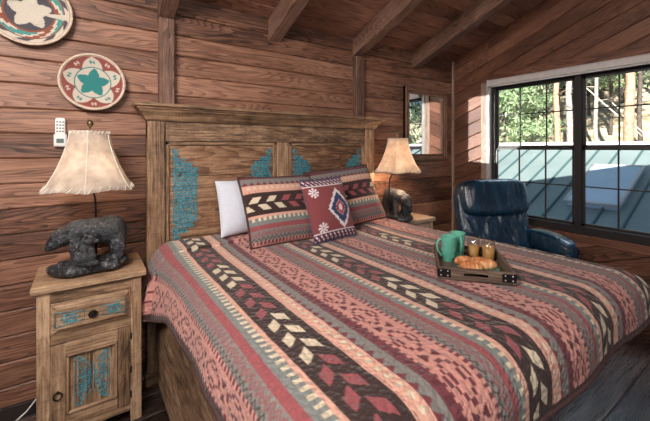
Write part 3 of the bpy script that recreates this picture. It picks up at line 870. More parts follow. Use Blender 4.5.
# ------------------------------------------------------------------ nightstands
def nightstand(name, label, loc, wmat, group=None):
    o = thing(name, label, 'nightstand', loc, 0, group)
    W, Dp, Ht = 0.47, 0.37, 0.86
    x0, x1, yf, yb = -W / 2, W / 2, -Dp / 2, Dp / 2
    mb = MB()
    mb.box((x0 - 0.023, yf - 0.018, Ht - 0.036), (x1 + 0.023, yb + 0.012, Ht), 0.003, grain=0)
    mb.build('top', wmat, o)
    for xa in (x0, x1 - 0.055):
        for ya in (yf, yb - 0.05):
            mb = MB(); mb.box((xa, ya, 0), (xa + 0.055, ya + 0.05, Ht - 0.036), 0.003); mb.build('leg', wmat, o)
    mb = MB()
    for xa in (x0 + 0.012, x1 - 0.028): mb.box((xa, yf + 0.05, 0.06), (xa + 0.016, yb - 0.05, Ht - 0.036), grain=2)
    mb.box((x0 + 0.02, yb - 0.02, 0.06), (x1 - 0.02, yb - 0.008, Ht - 0.036), grain=2)
    mb.box((x0 + 0.03, yf + 0.04, 0.09), (x1 - 0.03, yb - 0.02, 0.105), grain=0)
    xa, xb = x0 + 0.053, x1 - 0.053
    mb.box((xa, yf + 0.006, Ht - 0.099), (xb, yf + 0.03, Ht - 0.036), 0.002)
    mb.box((xa, yf + 0.006, 0.545), (xb, yf + 0.03, 0.594), 0.002)
    mb.box((xa, yf + 0.006, 0.062), (xb, yf + 0.03, 0.100), 0.002)
    mb.build('carcass', wmat, o)
    # drawer
    zl, zh = 0.597, Ht - 0.102
    mb = MB()
    a, b = xa + 0.003, xb - 0.003
    mb.box((a, yf + 0.002, zl), (b, yf + 0.03, zh), 0.002, grain=0)
    # raised field with sloped edges
    y1, y2, e1, e2 = yf + 0.002, yf - 0.016, 0.006, 0.03
    def frust(mb, xl, xr, zl, zr, y1, y2, e1, e2):
        vo = [mb.bm.verts.new(p) for p in ((xl + e1, y1, zl + e1), (xr - e1, y1, zl + e1), (xr - e1, y1, zr - e1), (xl + e1, y1, zr - e1))]
        vi = [mb.bm.verts.new(p) for p in ((xl + e2, y2, zl + e2), (xr - e2, y2, zl + e2), (xr - e2, y2, zr - e2), (xl + e2, y2, zr - e2))]
        fs = [mb.bm.faces.new(vi)] + [mb.bm.faces.new((vo[i], vo[(i + 1) % 4], vi[(i + 1) % 4], vi[i])) for i in range(4)]
        bmesh.ops.recalc_face_normals(mb.bm, faces=fs); mb.tag(fs, Vector((1, 0, 0)), Vector((0, 0, 1)))
    frust(mb, a, b, zl, zh, y1, y2, e1, e2)
    dr = mb.build('drawer', wmat, o)
    zc = (zl + zh) / 2
    def carve_bar(mb, pts, y, r=0.0024):
        mb.tube([(p[0], y, p[1]) for p in pts], r, 5)
    for sg in (-1, 1):
        mb = MB()
        cx = sg * 0.098; y = y2 - 0.0005
        hw, hh = 0.062, 0.038
        carve_bar(mb, [(cx - hw, zc - hh), (cx + hw, zc - hh * 0.6), (cx + hw, zc + hh * 0.6), (cx - hw, zc + hh), (cx - hw, zc - hh)] if sg < 0 else [(cx + hw, zc - hh), (cx - hw, zc - hh * 0.6), (cx - hw, zc + hh * 0.6), (cx + hw, zc + hh), (cx + hw, zc - hh)], y)
        for q in range(3):
            zz = zc + (q - 1) * 0.016
            L = 0.034 if q == 1 else 0.024
            for w_ in range(5):
                xx = cx - L + 2 * L * (w_ / 4)
                mb.prism([(xx - 0.006, y + 0.001, zz - 0.004), (xx + 0.004, y + 0.001, zz - 0.006), (xx + 0.007, y + 0.001, zz + 0.004), (xx - 0.003, y + 0.001, zz + 0.006)], (0, -0.0035, 0))
        tag(mb.build('inlay', 'turq', dr), 'turquoise carved inlay')
    mb = MB()
    mb.tube([(0.001, y2, zc), (0.001, y2 - 0.014, zc)], 0.007, 10)
    mb.tube([(0.001 + 0.017 * math.cos(t), y2 - 0.014 - 0.003 * math.sin(t), zc - 0.002 + 0.017 * math.sin(t)) for t in np.linspace(0, 2 * PI, 21)], 0.0042, 8)
    mb.ell((0.001, y2 - 0.012, zc - 0.001), (0.012, 0.007, 0.012))
    mb.build('knob', 'iron', dr)
    # door
    zl, zh = 0.102, 0.542
    mb = MB()
    st = 0.062
    mb.box((a, yf + 0.0, zl), (a + st, yf + 0.026, zh), 0.002, grain=2); mb.box((b - st, yf + 0.0, zl), (b, yf + 0.026, zh), 0.002, grain=2)
    mb.box((a + st, yf + 0.0, zl), (b - st, yf + 0.026, zl + st), 0.002, grain=0); mb.box((a + st, yf + 0.0, zh - st), (b - st, yf + 0.026, zh), 0.002, grain=0)
    dd = mb.build('door', wmat, o)
    mb = MB()
    pa, pb, pz, pt = a + st, b - st, zl + st, zh - st
    for (lo, hi) in (((pa, pz), (pa + 0.018, pt)), ((pb - 0.018, pz), (pb, pt)), ((pa, pz), (pb, pz + 0.018)), ((pa, pt - 0.018), (pb, pt))):
        mb.box((lo[0], yf - 0.006, lo[1]), (hi[0], yf + 0.012, hi[1]), 0.006)
    mb.build('door_molding', wmat, dd)
    mb = MB()
    mb.box((pa + 0.015, yf + 0.008, pz + 0.015), ((pa + pb) / 2, yf + 0.02, pt - 0.015), grain=2)
    mb.box(((pa + pb) / 2, yf + 0.008, pz + 0.015), (pb - 0.015, yf + 0.02, pt - 0.015), grain=2)
    mb.build('door_panel', wmat, dd)
    for sg in (-1, 1):
        mb = MB(); y = yf + 0.007
        xm = (pa + pb) / 2
        nrow = 17; z_lo, z_hi = pz + 0.03, pt - 0.03; cell = (z_hi - z_lo) / nrow
        outl = []
        for r_ in range(nrow):
            zz = z_lo + (r_ + 0.5) * cell; d_ = min(r_, nrow - 1 - r_)
            wcols = 2 + min(d_ // 2, 3)
            for c_ in range(wcols):
                xo = 0.063 - 0.007 * (r_ % 2) - c_ * 0.0118
                if xo < 0.008: continue
                xx = xm + sg * xo
                if random.random() < 0.12: continue
                k_ = 0.0042
                mb.prism([(xx - k_, y, zz - cell * 0.36), (xx + k_ * 0.9, y, zz - cell * 0.2), (xx + k_, y, zz + cell * 0.38), (xx - k_ * 0.9, y, zz + cell * 0.22)], (0, -0.003, 0))
        carve_bar(mb, [(xm + sg * 0.008, z_lo + 0.06), (xm + sg * 0.008, z_hi - 0.06), (xm + sg * 0.03, z_hi - 0.03), (xm + sg * 0.055, z_hi), (xm + sg * 0.076, z_hi), (xm + sg * 0.076, z_lo), (xm + sg * 0.055, z_lo), (xm + sg * 0.03, z_lo + 0.03), (xm + sg * 0.008, z_lo + 0.06)], y, 0.0022)
        tag(mb.build('inlay', 'turq', dd), 'turquoise carved inlay')
    mb = MB()
    rx, rz_ = a + 0.03, 0.30
    mb.tube([(rx, yf, rz_), (rx, yf - 0.012, rz_)], 0.006, 8)
    mb.tube([(rx + 0.019 * math.sin(t), yf - 0.012, rz_ - 0.016 + 0.019 * math.cos(t)) for t in np.linspace(0, 2 * PI, 21)], 0.0032, 8)
    mb.build('ring_pull', 'iron', dd)
    for zz in (0.16, 0.30, 0.49):
        mb = MB(); mb.tube([(b + 0.002, yf - 0.003, zz - 0.018), (b + 0.002, yf - 0.003, zz + 0.018)], 0.004, 8); mb.build('hinge', 'iron', dd)
    return o
ns1 = nightstand('nightstand', 'brown pine nightstand with turquoise carved drawer and door under the remote control', (0.035, 2.432, 0), 'rustic')
ns2 = nightstand('nightstand', 'pale pine nightstand on the far side of the bed beside the blue chair', (2.665, 2.432, 0), 'rightstand')

# ------------------------------------------------------------------ bear lamps
def bear_lamp(label, loc, rz):
    o = thing('table_lamp', label, 'lamp', loc, rz, 'bear table lamps')
    mb = MB()
    def rk(q): return (0.012 * math.sin(q.x * 9 + q.y * 4), 0.010 * math.sin(q.x * 7 + 1), 0.006 * math.sin(q.x * 13 + q.y * 9) * (q.z > 0))
    mb.rbox((0, 0, 0.036), (0.37, 0.20, 0.072), 2.8, 18, rk)
    base = mb.build('rock_base', 'rock', o)
    # mother bear walking, head to -x
    mb = MB()
    E_ = mb.ell
    E_((0.088, 0.01, 0.205), (0.088, 0.062, 0.080)); E_((0.125, 0.01, 0.175), (0.055, 0.055, 0.07)); E_((0.02, 0.01, 0.212), (0.095, 0.058, 0.066)); E_((-0.045, 0.01, 0.215), (0.072, 0.06, 0.062))
    E_((-0.095, 0.005, 0.205), (0.055, 0.045, 0.048), Ry(-0.4)); E_((-0.122, 0.0, 0.193), (0.052, 0.047, 0.050)); E_((-0.154, 0.0, 0.166), (0.036, 0.032, 0.034), Ry(-0.7)); E_((-0.176, 0.0, 0.147), (0.018, 0.022, 0.020))
    for sg in (-1, 1):
        E_((-0.108, sg * 0.033, 0.228), (0.012, 0.014, 0.015))
        E_((0.128, 0.01 + sg * 0.036, 0.125), (0.038, 0.028, 0.075)); E_((0.13, 0.01 + sg * 0.037, 0.072), (0.026, 0.024, 0.04)); E_((0.115, 0.01 + sg * 0.037, 0.052), (0.036, 0.024, 0.014))
        E_((-0.05 + sg * 0.012, 0.01 + sg * 0.036, 0.135), (0.031, 0.026, 0.075)); E_((-0.055 + sg * 0.012, 0.01 + sg * 0.036, 0.075), (0.023, 0.022, 0.04)); E_((-0.072 + sg * 0.012, 0.01 + sg * 0.036, 0.052), (0.034, 0.023, 0.014))
    E_((0.18, 0.01, 0.2), (0.012, 0.012, 0.016))
    for v in mb.bm.verts: v.co = Vector((v.co.x * 1.05, v.co.y * 1.15, 0.045 + (v.co.z - 0.045) * 1.04 + 0.012))
    bear = solidify_mesh(mb, 0.0045, 3, 'bear_figure', 'bear', o)
    for sg in (-1, 1):
        m2 = MB(); m2.ell((-0.155, sg * 0.032, 0.222), (0.0045, 0.003, 0.0045), None, 8, 6); m2.build('eye', M['iron'], bear)
    mb = MB(); E_ = mb.ell
    E_((-0.015, -0.066, 0.085), (0.042, 0.034, 0.045)); E_((-0.008, -0.066, 0.128), (0.030, 0.027, 0.036)); E_((0.004, -0.07, 0.165), (0.026, 0.024, 0.024)); E_((0.028, -0.074, 0.158), (0.017, 0.012, 0.011))
    for sg in (-1, 1):
        E_((-0.006, -0.068 + sg * 0.018, 0.188), (0.007, 0.008, 0.009)); E_((0.018, -0.067 + sg * 0.022, 0.098), (0.013, 0.012, 0.04)); E_((0.012, -0.067 + sg * 0.026, 0.06), (0.034, 0.013, 0.014))
    for v in mb.bm.verts: v.co = Vector((v.co.x * 1.25 - 0.02, (v.co.y + 0.066) * 1.25 - 0.086, 0.045 + (v.co.z - 0.045) * 1.15 + 0.012))
    cub = solidify_mesh(mb, 0.0036, 2, 'cub_figure', 'bear', o)
    # stem and harp
    mb = MB()
    mb.tube([(0.035, 0.075, 0.04), (0.034, 0.078, 0.33), (0.030, 0.072, 0.40), (0.010, 0.03, 0.49), (0.0, 0.0, 0.55), (0, 0, 0.80)], 0.0055, 8)
    mb.build('stem', 'iron', o)
    mb = MB(); mb.lathe([(0.0, 0.81), (0.006, 0.812), (0.006, 0.82), (0.016, 0.832), (0.018, 0.842), (0.012, 0.855), (0.0, 0.86)], (0, 0, 0), 16)
    mb.build('finial', 'brass', o)
    # hexagonal bell shade of laced hide
    npan = 6; seg = npan * 8; prof = []
    zt, zb, rt, rb = 0.795, 0.475, 0.098, 0.232
    nz = 22
    P = np.zeros((seg, nz, 3))
    def rad(u): return rt + (rb - rt) * (0.52 * (1 - u) + 0.48 * (1 - u) ** 2.6)
    for j in range(seg):
        a = 2 * PI * j / seg + 0.35
        loc_ = ((a - 0.35) % (2 * PI / npan)) - PI / npan
        hexf = 0.5 + 0.5 * math.cos(PI / npan) / math.cos(loc_)
        for i in range(nz):
            u = i / (nz - 1); r = rad(u) * hexf
            sc = 0.012 * (1 - u) ** 3 * abs(loc_) / (PI / npan)
            P[j, i] = (r * math.cos(a), r * math.sin(a), zb + (zt - zb) * u - sc)
    shd = grid_mesh('lamp_shade', P, None, 'shade', o, True, True)
    shd.modifiers.new('thick', 'SOLIDIFY').thickness = 0.0025
    # whip-stitched cord: slants over the hide outside, returns inside
    for (u0, u1, dlt) in ((0.0, 0.07, 0.07), (0.94, 1.0, 0.10)):
        mb = MB(); pts = []
        for q in range(30):
            a = 2 * PI * q / 30
            for (u, f, off) in ((u0, 0, 0.0035), ((u0 + u1) / 2, 0.5, 0.0035), (u1, 1, 0.0035), (u1, 1.3, -0.005), (u0, 2.0, -0.005)):
                aa = a + dlt * f
                loc_ = ((aa - 0.35) % (2 * PI / npan)) - PI / npan
                r = rad(u) * (0.5 + 0.5 * math.cos(PI / npan) / math.cos(loc_)) + off
                pts.append((r * math.cos(aa), r * math.sin(aa), zb + (zt - zb) * u - 0.012 * (1 - u) ** 3 * abs(loc_) / (PI / npan)))
        mb.tube(pts, 0.0022, 5)
        if u0 < 0.5: mb.build('lacing', 'shadeseam', shd)
    mb.build('lacing', 'shadeseam', shd)
    mb = MB()
    for p in range(npan):
        a = 0.35 + 2 * PI * p / npan
        mb.tube([((rad(u) + 0.001) * math.cos(a) * 1.0, (rad(u) + 0.001) * math.sin(a), zb + (zt - zb) * u - 0.012 * (1 - u) ** 3) for u in np.linspace(0, 1, 12)], 0.002, 5)
    mb.build('seam', 'shadeseam', shd)
    mb = MB(); mb.lathe([(0.0, 0.60), (0.014, 0.604), (0.028, 0.63), (0.03, 0.65), (0.02, 0.68), (0.012, 0.70), (0.0, 0.702)], (0, 0, 0), 16)
    mb.build('bulb', 'bulb', o)
    return o
lamp1 = bear_lamp('bear and cub table lamp on the brown nightstand below the teal star basket', (0.025, 2.375, 0.86), 0.06)
lamp2 = copy_tree(lamp1); lamp2.location = (2.505, 2.355, 0.86); lamp2.rotation_euler = (0, 0, 1.4)
lamp2['label'] = 'glowing bear table lamp on the pale nightstand below the mirror'
def point(name, loc, power, col, rad):
    l = bpy.data.lights.new(name, 'POINT'); l.energy = power; l.color = col; l.shadow_soft_size = rad
    o = bpy.data.objects.new(name, l); COL.objects.link(o); o.location = loc; return o
point('lamp_glow', (2.505, 2.355, 0.86 + 0.56), 15.0, (1.0, 0.72, 0.48), 0.03)
point('lamp_glow', (0.025, 2.375, 0.86 + 0.56), 2.2, (1.0, 0.84, 0.68), 0.03)

# ------------------------------------------------------------------ wall baskets and remote
def basket(name, label, cx, cz, R, fn, tilt=0.0):
    o = thing(name, label, 'wall basket', (cx, YB - 0.004, cz), 0, 'woven wall baskets')
    nr, na = 90, 220
    r = np.linspace(0, 1, nr); a = np.linspace(0, 2 * PI, na, endpoint=False)
    A, Rr = np.meshgrid(a, r, indexing='ij')
    dep = 0.010 + 0.045 * Rr ** 2.2 + 0.0016 * np.sin(Rr * 2 * PI * 22)
    P = np.stack([Rr * R * np.cos(A), -dep, Rr * R * np.sin(A)], -1)
    C = fn(A, Rr) * 0.72
    grid_mesh('bowl', P, C, 'basket', o, True, True)
    P2 = P[:, ::3].copy(); P2[..., 1] += 0.008
    mb = MB(); mb.tube([(R * math.cos(t), -0.052, R * math.sin(t)) for t in np.linspace(0, 2 * PI, 60)], 0.0075, 8)
    mb.build('rim', M['rimA'] if 'teal' in label else M['rimB'], o)
    bk = grid_mesh('backing', P2, np.full(P2.shape, 0.3), 'basket', o, True, True)
    return o
M['rimA'] = plain('rim_cream', srgb(196, 178, 160), 0.8, 0, 0.1, 80, 0.4)
M['rimB'] = plain('rim_brown', srgb(140, 88, 74), 0.8, 0, 0.1, 80, 0.4)
def star(A, n, rot, r_in, r_out):
    f = np.abs(np.mod(A - rot + PI / n, 2 * PI / n) - PI / n) / (PI / n)
    return r_out + (r_in - r_out) * f
def jag(Rr, q=0.05): return np.round(Rr / q) * q
def bask_teal(A, Rr):
    C = np.empty(A.shape + (3,)); C[:] = L3(164, 92, 84)
    W, Tq, B = L3(228, 218, 204), L3(64, 150, 148), L3(150, 98, 82)
    n = 5; rot = 0.35
    f = np.abs(np.mod(A - rot + PI / n, 2 * PI / n) - PI / n) / (PI / n)
    pet = 0.95 - 0.40 * f ** 0.95 + 0.06 * np.sin(f * PI)
    C[Rr < pet] = B; C[Rr < pet - 0.025] = W
    # small stitched figures on red fields and white petals
    for kk in range(n):
        for off, rr, col in ((0.0, 0.74, Tq), (PI / n, 0.80, W)):
            a0 = rot + 2 * PI * kk / n + off
            da = np.mod(A - a0 + PI, 2 * PI) - PI
            x = Rr * np.cos(da) - rr; yv = Rr * np.sin(da)
            fig = ((np.abs(yv) < 0.085) & (np.abs(x) < 0.02)) | ((np.abs(np.abs(yv) - 0.05) < 0.02) & (np.abs(x) < 0.06))
            C[fig] = col
    C[(Rr < 0.575)] = Tq; C[Rr < 0.54] = W
    C[jag(Rr, 0.035) < star(A, 5, rot + PI / 5 + 0.5, 0.30, 0.53)] = Tq
    C[Rr > 0.94] = W
    return C
def bask_grey(A, Rr):
    W, Tq, B, G = L3(226, 216, 202), L3(92, 164, 158), L3(158, 96, 78), L3(92, 90, 98)
    C = np.empty(A.shape + (3,)); C[:] = W
    C[(Rr < 0.93) & (Rr > 0.80) & (np.mod(A * 9 / PI + Rr * 6, 2) < 0.9)] = G
    C[(Rr > 0.80) & (Rr < 0.84)] = B
    C[(Rr > 0.62) & (Rr < 0.80) & (np.mod(A * 3.5 / PI + jag(Rr) * 5, 2) < 0.8)] = Tq
    C[(Rr > 0.62) & (Rr < 0.80) & (np.mod(A * 3.5 / PI + jag(Rr) * 5 + 0.9, 2) < 0.5)] = B
    C[Rr < 0.62] = B; C[Rr < 0.57] = G
    C[jag(Rr, 0.03) < star(A, 5, 0.3, 0.30, 0.54)] = W
    C[(np.abs(np.mod(A + 0.05 + PI, 2 * PI) - PI) < 0.10) & (Rr > 0.4)] = W
    C[Rr > 0.95] = B
    return C
basket('wall_basket', 'round coiled wall basket with a teal star above the bear lamp', 0.043, H + 0.413, 0.170, bask_teal)
basket('wall_basket', 'round coiled wall basket with a pale star, higher than the teal star basket', -0.262, H + 0.795, 0.197, bask_grey)
rm = thing('remote_control', 'white air conditioner remote in its holder on the plank wall below the baskets', 'remote control', (-0.122, YB, H + 0.008))
mb = MB(); mb.rbox((0, -0.016, 0.1), (0.05, 0.018, 0.15), 7, 6); mb.build('remote_body', 'white', rm)
mb = MB(); mb.box((-0.031, -0.012, 0.0), (0.031, 0, 0.075), 0.003); mb.box((-0.031, -0.03, 0.0), (0.031, -0.026, 0.068), 0.002); mb.box((-0.031, -0.03, 0.0), (-0.027, 0, 0.075)); mb.box((0.027, -0.03, 0.0), (0.031, 0, 0.075)); mb.box((-0.031, -0.03, 0.0), (0.031, 0, 0.006)); mb.build('holder', 'white', rm)
mb = MB(); mb.box((-0.018, -0.0315, 0.022), (0.018, -0.0298, 0.048)); mb.build('screen', 'lcd', rm)
for r_ in range(4):
    for c_ in range(3):
        mb = MB(); mb.box((-0.019 + c_ * 0.0145, -0.0268, 0.088 + r_ * 0.019), (-0.009 + c_ * 0.0145, -0.0245, 0.097 + r_ * 0.019), 0.001); mb.build('button', 'greybtn', rm)

# ------------------------------------------------------------------ recliner
rc = thing('recliner', 'navy blue leather recliner chair in the corner by the window', 'armchair', (3.11, 1.62, 0), -0.42)
# local: faces -y, width along x
R_ = random.Random(3)
creases = [(R_.uniform(-1, 1), R_.uniform(-0.25, 0.25), R_.uniform(0.05, 0.12), R_.uniform(-1, 0.2)) for _ in range(22)]
def wr(q):
    d = 0
    for cx, sl_, w_, zc in creases:
        x = q.x - cx - sl_ * (q.z - zc) * 2
        if abs(x) < w_ * 2: d -= 0.024 * math.exp(-(x / w_) ** 2 * 2) * math.exp(-(q.z + 0.1 - 0.7) ** 2 / 0.9)
    return (0, -d if q.y < 0 else 0, 0)
tb = Rx(-0.24)
mb = MB(); mb.rbox((0, 0.135, 0.72), (0.69, 0.20, 0.62), 5.0, 26, wr, tb); mb.build('backrest', 'leather', rc)
def hr(q):
    return (0, (-0.012 * math.sin(q.x * 9) * (1 - q.z * q.z) * 0.3) if q.y < 0 else 0, 0)
mb = MB(); mb.rbox((0, 0.19, 1.085), (0.68, 0.23, 0.35), 4.6, 22, hr, tb); mb.build('headrest', 'leather', rc)
mb = MB(); mb.rbox((0, 0.165, 0.81), (0.72, 0.14, 0.86), 5.0, 18, None, tb); mb.build('back_shell', 'leather', rc)
mb = MB(); mb.rbox((0, -0.18, 0.42), (0.56, 0.60, 0.20), 4.0, 16, lambda q: (0, 0, 0.006 * math.sin(q.x * 12))); mb.build('seat', 'leather', rc)
for sg in (-1, 1):
    def af(q):
        d = 0.010 * math.sin(q.x * 6 + q.z * 14) * max(0, -q.y - 0.55) * 2
        return (d, -abs(d), 0.03 * (1 - q.y ** 2))
    mb = MB(); mb.rbox((sg * 0.375, -0.06, 0.69), (0.16, 0.54, 0.18), 3.6, 20, af); a_o = mb.build('armrest', 'leather', rc)
    mb = MB(); mb.rbox((sg * 0.385, -0.10, 0.44), (0.13, 0.46, 0.38), 6.0, 12); mb.build('side_panel', 'leather', rc)
    mb = MB(); mb.tube([(sg * 0.375 + 0.07 * math.cos(t), -0.318 , 0.675 + 0.065 * math.sin(t)) for t in np.linspace(0, 2 * PI, 25)], 0.006, 6); mb.build('piping', 'leather2', a_o)
mb = MB(); mb.lathe([(0.0, 0.0), (0.27, 0.0), (0.28, 0.015), (0.26, 0.035), (0.06, 0.06), (0.05, 0.26), (0.18, 0.28), (0.2, 0.33), (0.0, 0.33)], (0, -0.12, 0), 28); mb.build('swivel_base', 'iron', rc)
mb = MB(); mb.rbox((0, -0.50, 0.37), (0.54, 0.12, 0.20), 4.5, 12); mb.build('footrest', 'leather', rc)

# ------------------------------------------------------------------ breakfast tray
TA = math.radians(-49.8)
tz = max(quilt_z(x, y) for x in (1.5, 1.7, 1.9) for y in (0.9, 1.08, 1.25)) + 0.004
TC = Vector((1.705, 1.083, tz))
tr = thing('serving_tray', 'dark wooden serving tray with black metal corners on the quilt', 'tray', tuple(TC), TA)
TW, TL, TH, TT = 0.348, 0.43, 0.058, 0.012
mb = MB(); mb.box((-TW / 2 + TT, -TL / 2 + TT, 0.0), (TW / 2 - TT, TL / 2 - TT, 0.010), grain=0); mb.build('tray_bottom', 'tray', tr)
for sg in (-1, 1):
    mb = MB(); mb.box((sg * TW / 2 - (TT if sg > 0 else 0), -TL / 2, 0), (sg * TW / 2 + (TT if sg < 0 else 0), TL / 2, TH), 0.002, grain=1); mb.build('side_board', 'tray', tr)
    y0 = sg * TL / 2 - (TT if sg > 0 else 0); y1 = y0 + TT
    mb = MB(); hw, h0, h1 = 0.055, 0.022, 0.037
    mb.box((-TW / 2 + TT, y0, 0), (TW / 2 - TT, y1, h0), 0, grain=0); mb.box((-TW / 2 + TT, y0, h1), (TW / 2 - TT, y1, TH), 0, grain=0)
    mb.box((-TW / 2 + TT, y0, h0), (-hw, y1, h1), 0, grain=0); mb.box((hw, y0, h0), (TW / 2 - TT, y1, h1), 0, grain=0)
    mb.build('handle_board', 'tray', tr)
    for sx in (-1, 1):
        mb = MB(); e = 0.002
        xa, xb = (sx * TW / 2 - sx * 0.06, sx * TW / 2 + sx * e)
        yo = sg * TL / 2 + sg * e
        mb.box((min(xa, xb), min(yo, yo - sg * 0.003), 0.010), (max(xa, xb), max(yo, yo - sg * 0.003), TH - 0.008), 0.001)
        xo = sx * TW / 2 + sx * e
        mb.box((min(xo, xo - sx * 0.003), min(yo, yo - sg * 0.05), 0.010), (max(xo, xo - sx * 0.003), max(yo, yo - sg * 0.05), TH - 0.008), 0.001)
        br = mb.build('corner_bracket', 'iron', tr)
        for q in (0.014, 0.046):
            for zz in (0.02, 0.042):
                mb = MB(); mb.ell((sx * (TW / 2 - q), yo + sg * 0.001, zz), (0.0035, 0.002, 0.0035), None, 8, 6); mb.build('rivet', 'jamb', br)
def on_tray(u, v):  # tray-plane coordinates to world
    p = Rz(TA) @ Vector((u, v, 0.0105)); return TC + p
# mugs: measured near the left edge of the tray
def mug(label, uv, rz):
    p = on_tray(*uv)
    o = thing('mug', label, 'mug', tuple(p), rz, 'mint mugs on the tray')
    mb = MB()
    pr = [(0.0, 0.0), (0.028, 0.0), (0.031, 0.004), (0.034, 0.05), (0.0385, 0.10), (0.0425, 0.135), (0.043, 0.139), (0.041, 0.139), (0.0395, 0.134), (0.032, 0.05), (0.028, 0.01), (0.0, 0.009)]
    mb.lathe(pr, (0, 0, 0), 36)
    b = mb.build('cup', 'mint', o)
    mb = MB()
    for kk in range(12):
        a = 2 * PI * kk / 12
        for dz in (0, 1):
            pts = []
            for f in np.linspace(0, 1, 5):
                z = 0.014 + 0.06 * f; r = 0.032 + 0.0035 * (z / 0.05) * 0.9 + 0.0006
                aa = a + (0.26 * (1 - abs(2 * f - 1))) * (1 if dz else -1)
                pts.append((r * math.cos(aa), r * math.sin(aa), z))
            mb.tube(pts, 0.0013, 4)
    for z, r in ((0.085, 0.0375), (0.092, 0.0382)):
        mb.tube([(r * math.cos(t), r * math.sin(t), z) for t in np.linspace(0, 2 * PI, 30)], 0.0014, 4)
    mb.build('relief', 'mint', b)
    mb = MB(); mb.tube([(-0.036, 0, 0.118), (-0.052, 0, 0.124), (-0.066, 0, 0.112), (-0.070, 0, 0.088), (-0.062, 0, 0.058), (-0.048, 0, 0.036), (-0.032, 0, 0.032)], [0.005, 0.0055, 0.0055, 0.0055, 0.0055, 0.005, 0.005], 8)
    mb.build('handle', 'mint', o)
    return o
m1 = mug('mint green mug nearest the tray corner and its long side board', (-0.103, 0.048), 0)
m2 = mug('mint green mug standing behind the other mug beside the juice', (-0.045, 0.150), 0)
m1.rotation_euler = (0, 0, PI * 0.0 - 0.45); m2.rotation_euler = (0, 0, 0.9)
def tumbler(label, uv, fill):
    p = on_tray(*uv)
    o = thing('juice_glass', label, 'glass', tuple(p), 0, 'juice glasses on the tray')
    mb = MB()
    mb.lathe([(0.0, 0.0), (0.028, 0.0), (0.030, 0.003), (0.033, 0.06), (0.036, 0.118), (0.0348, 0.118), (0.0318, 0.06), (0.0285, 0.009), (0.0, 0.008)], (0, 0, 0), 36)
    mb.build('tumbler', 'tumbler', o)
    mb = MB(); rr = 0.0280 + (0.0345 - 0.0285) * fill / 0.118
    mb.lathe([(0.0, 0.0095), (0.0275, 0.0098), (0.0280, 0.012), (rr, fill), (0.0, fill)], (0, 0, 0), 32); mb.build('juice', 'juice', o)
    return o
tumbler('less filled juice glass beside the mugs', (0.044, 0.158), 0.068)
tumbler('fuller juice glass closest to the croissants', (0.112, 0.100), 0.088)
pl = thing('plate', 'mint green scalloped plate holding the croissants', 'plate', tuple(on_tray(0.030, -0.082)), 0)
mb = MB()
seg = 64; rings = []
for r, z in ((0.0, 0.003), (0.05, 0.003), (0.062, 0.006), (0.085, 0.014), (0.1, 0.018), (0.1, 0.016), (0.085, 0.0105), (0.062, 0.0), (0.0, 0.0)):
    rings.append([mb.bm.verts.new(((r * (1 + (0.022 * math.cos(a * 14) if r > 0.08 else 0))) * math.cos(a), (r * (1 + (0.022 * math.cos(a * 14) if r > 0.08 else 0))) * math.sin(a), z)) for a in np.linspace(0, 2 * PI, seg, endpoint=False)])
for i in range(len(rings) - 1):
    for j in range(seg): mb.bm.faces.new((rings[i][j], rings[i][(j + 1) % seg], rings[i + 1][(j + 1) % seg], rings[i + 1][j])).smooth = True
bmesh.ops.remove_doubles(mb.bm, verts=mb.bm.verts[:], dist=1e-6)
mb.build('dish', 'mint', pl)
def croissant(label, pos, rz, tilt, sc=1.0):
    o = thing('croissant', label, 'croissant', tuple(pos), rz, 'croissants on the plate'); o.rotation_euler = (tilt, 0, rz)
    mb = MB()
    pts, rad = [], []
    n = 41
    for i in range(n):
        f = i / (n - 1) * 2 - 1
        a = f * 0.75
        pts.append((0.085 * math.sin(a) * sc, (-0.085 * (math.cos(a) - 1) - 0.008) * sc, 0.021 * sc))
        ridge = 0.72 + 0.28 * abs(math.sin((f * 3.5 + 0.5) * PI)) ** 0.6
        rad.append(max(0.003, 0.025 * (1 - abs(f) ** 2.2) ** 0.62 * ridge + 0.004) * sc)
    mb.tube(pts, rad, 18)
    mb.build('pastry', 'croissant', o)
    return o
pc = on_tray(0.030, -0.082)
croissant('croissant lying at the back of the plate below the mugs', on_tray(-0.034, -0.042) + Vector((0, 0, 0.016)), -0.55 + PI, 0, 0.86)
croissant('croissant at the front edge of the plate above the tray handle', on_tray(-0.008, -0.128) + Vector((0, 0, 0.014)), -0.72, 0, 0.98)
croissant('largest croissant leaning across the other two towards the juice', on_tray(0.050, -0.088) + Vector((0, 0, 0.022)), -1.25, 0, 1.08)

# ------------------------------------------------------------------ cord
mb = MB(); mb.tube([(-0.62, 2.60, 0.012), (-0.45, 2.58, 0.012), (-0.33, 2.585, 0.015), (-0.275, 2.60, 0.05), (-0.23, 2.61, 0.10), (-0.21, 2.615, 0.17)], 0.004, 6)
tag(mb.build('power_cord', 'cord'), 'thin white power cord on the floor behind the brown nightstand', 'cord')

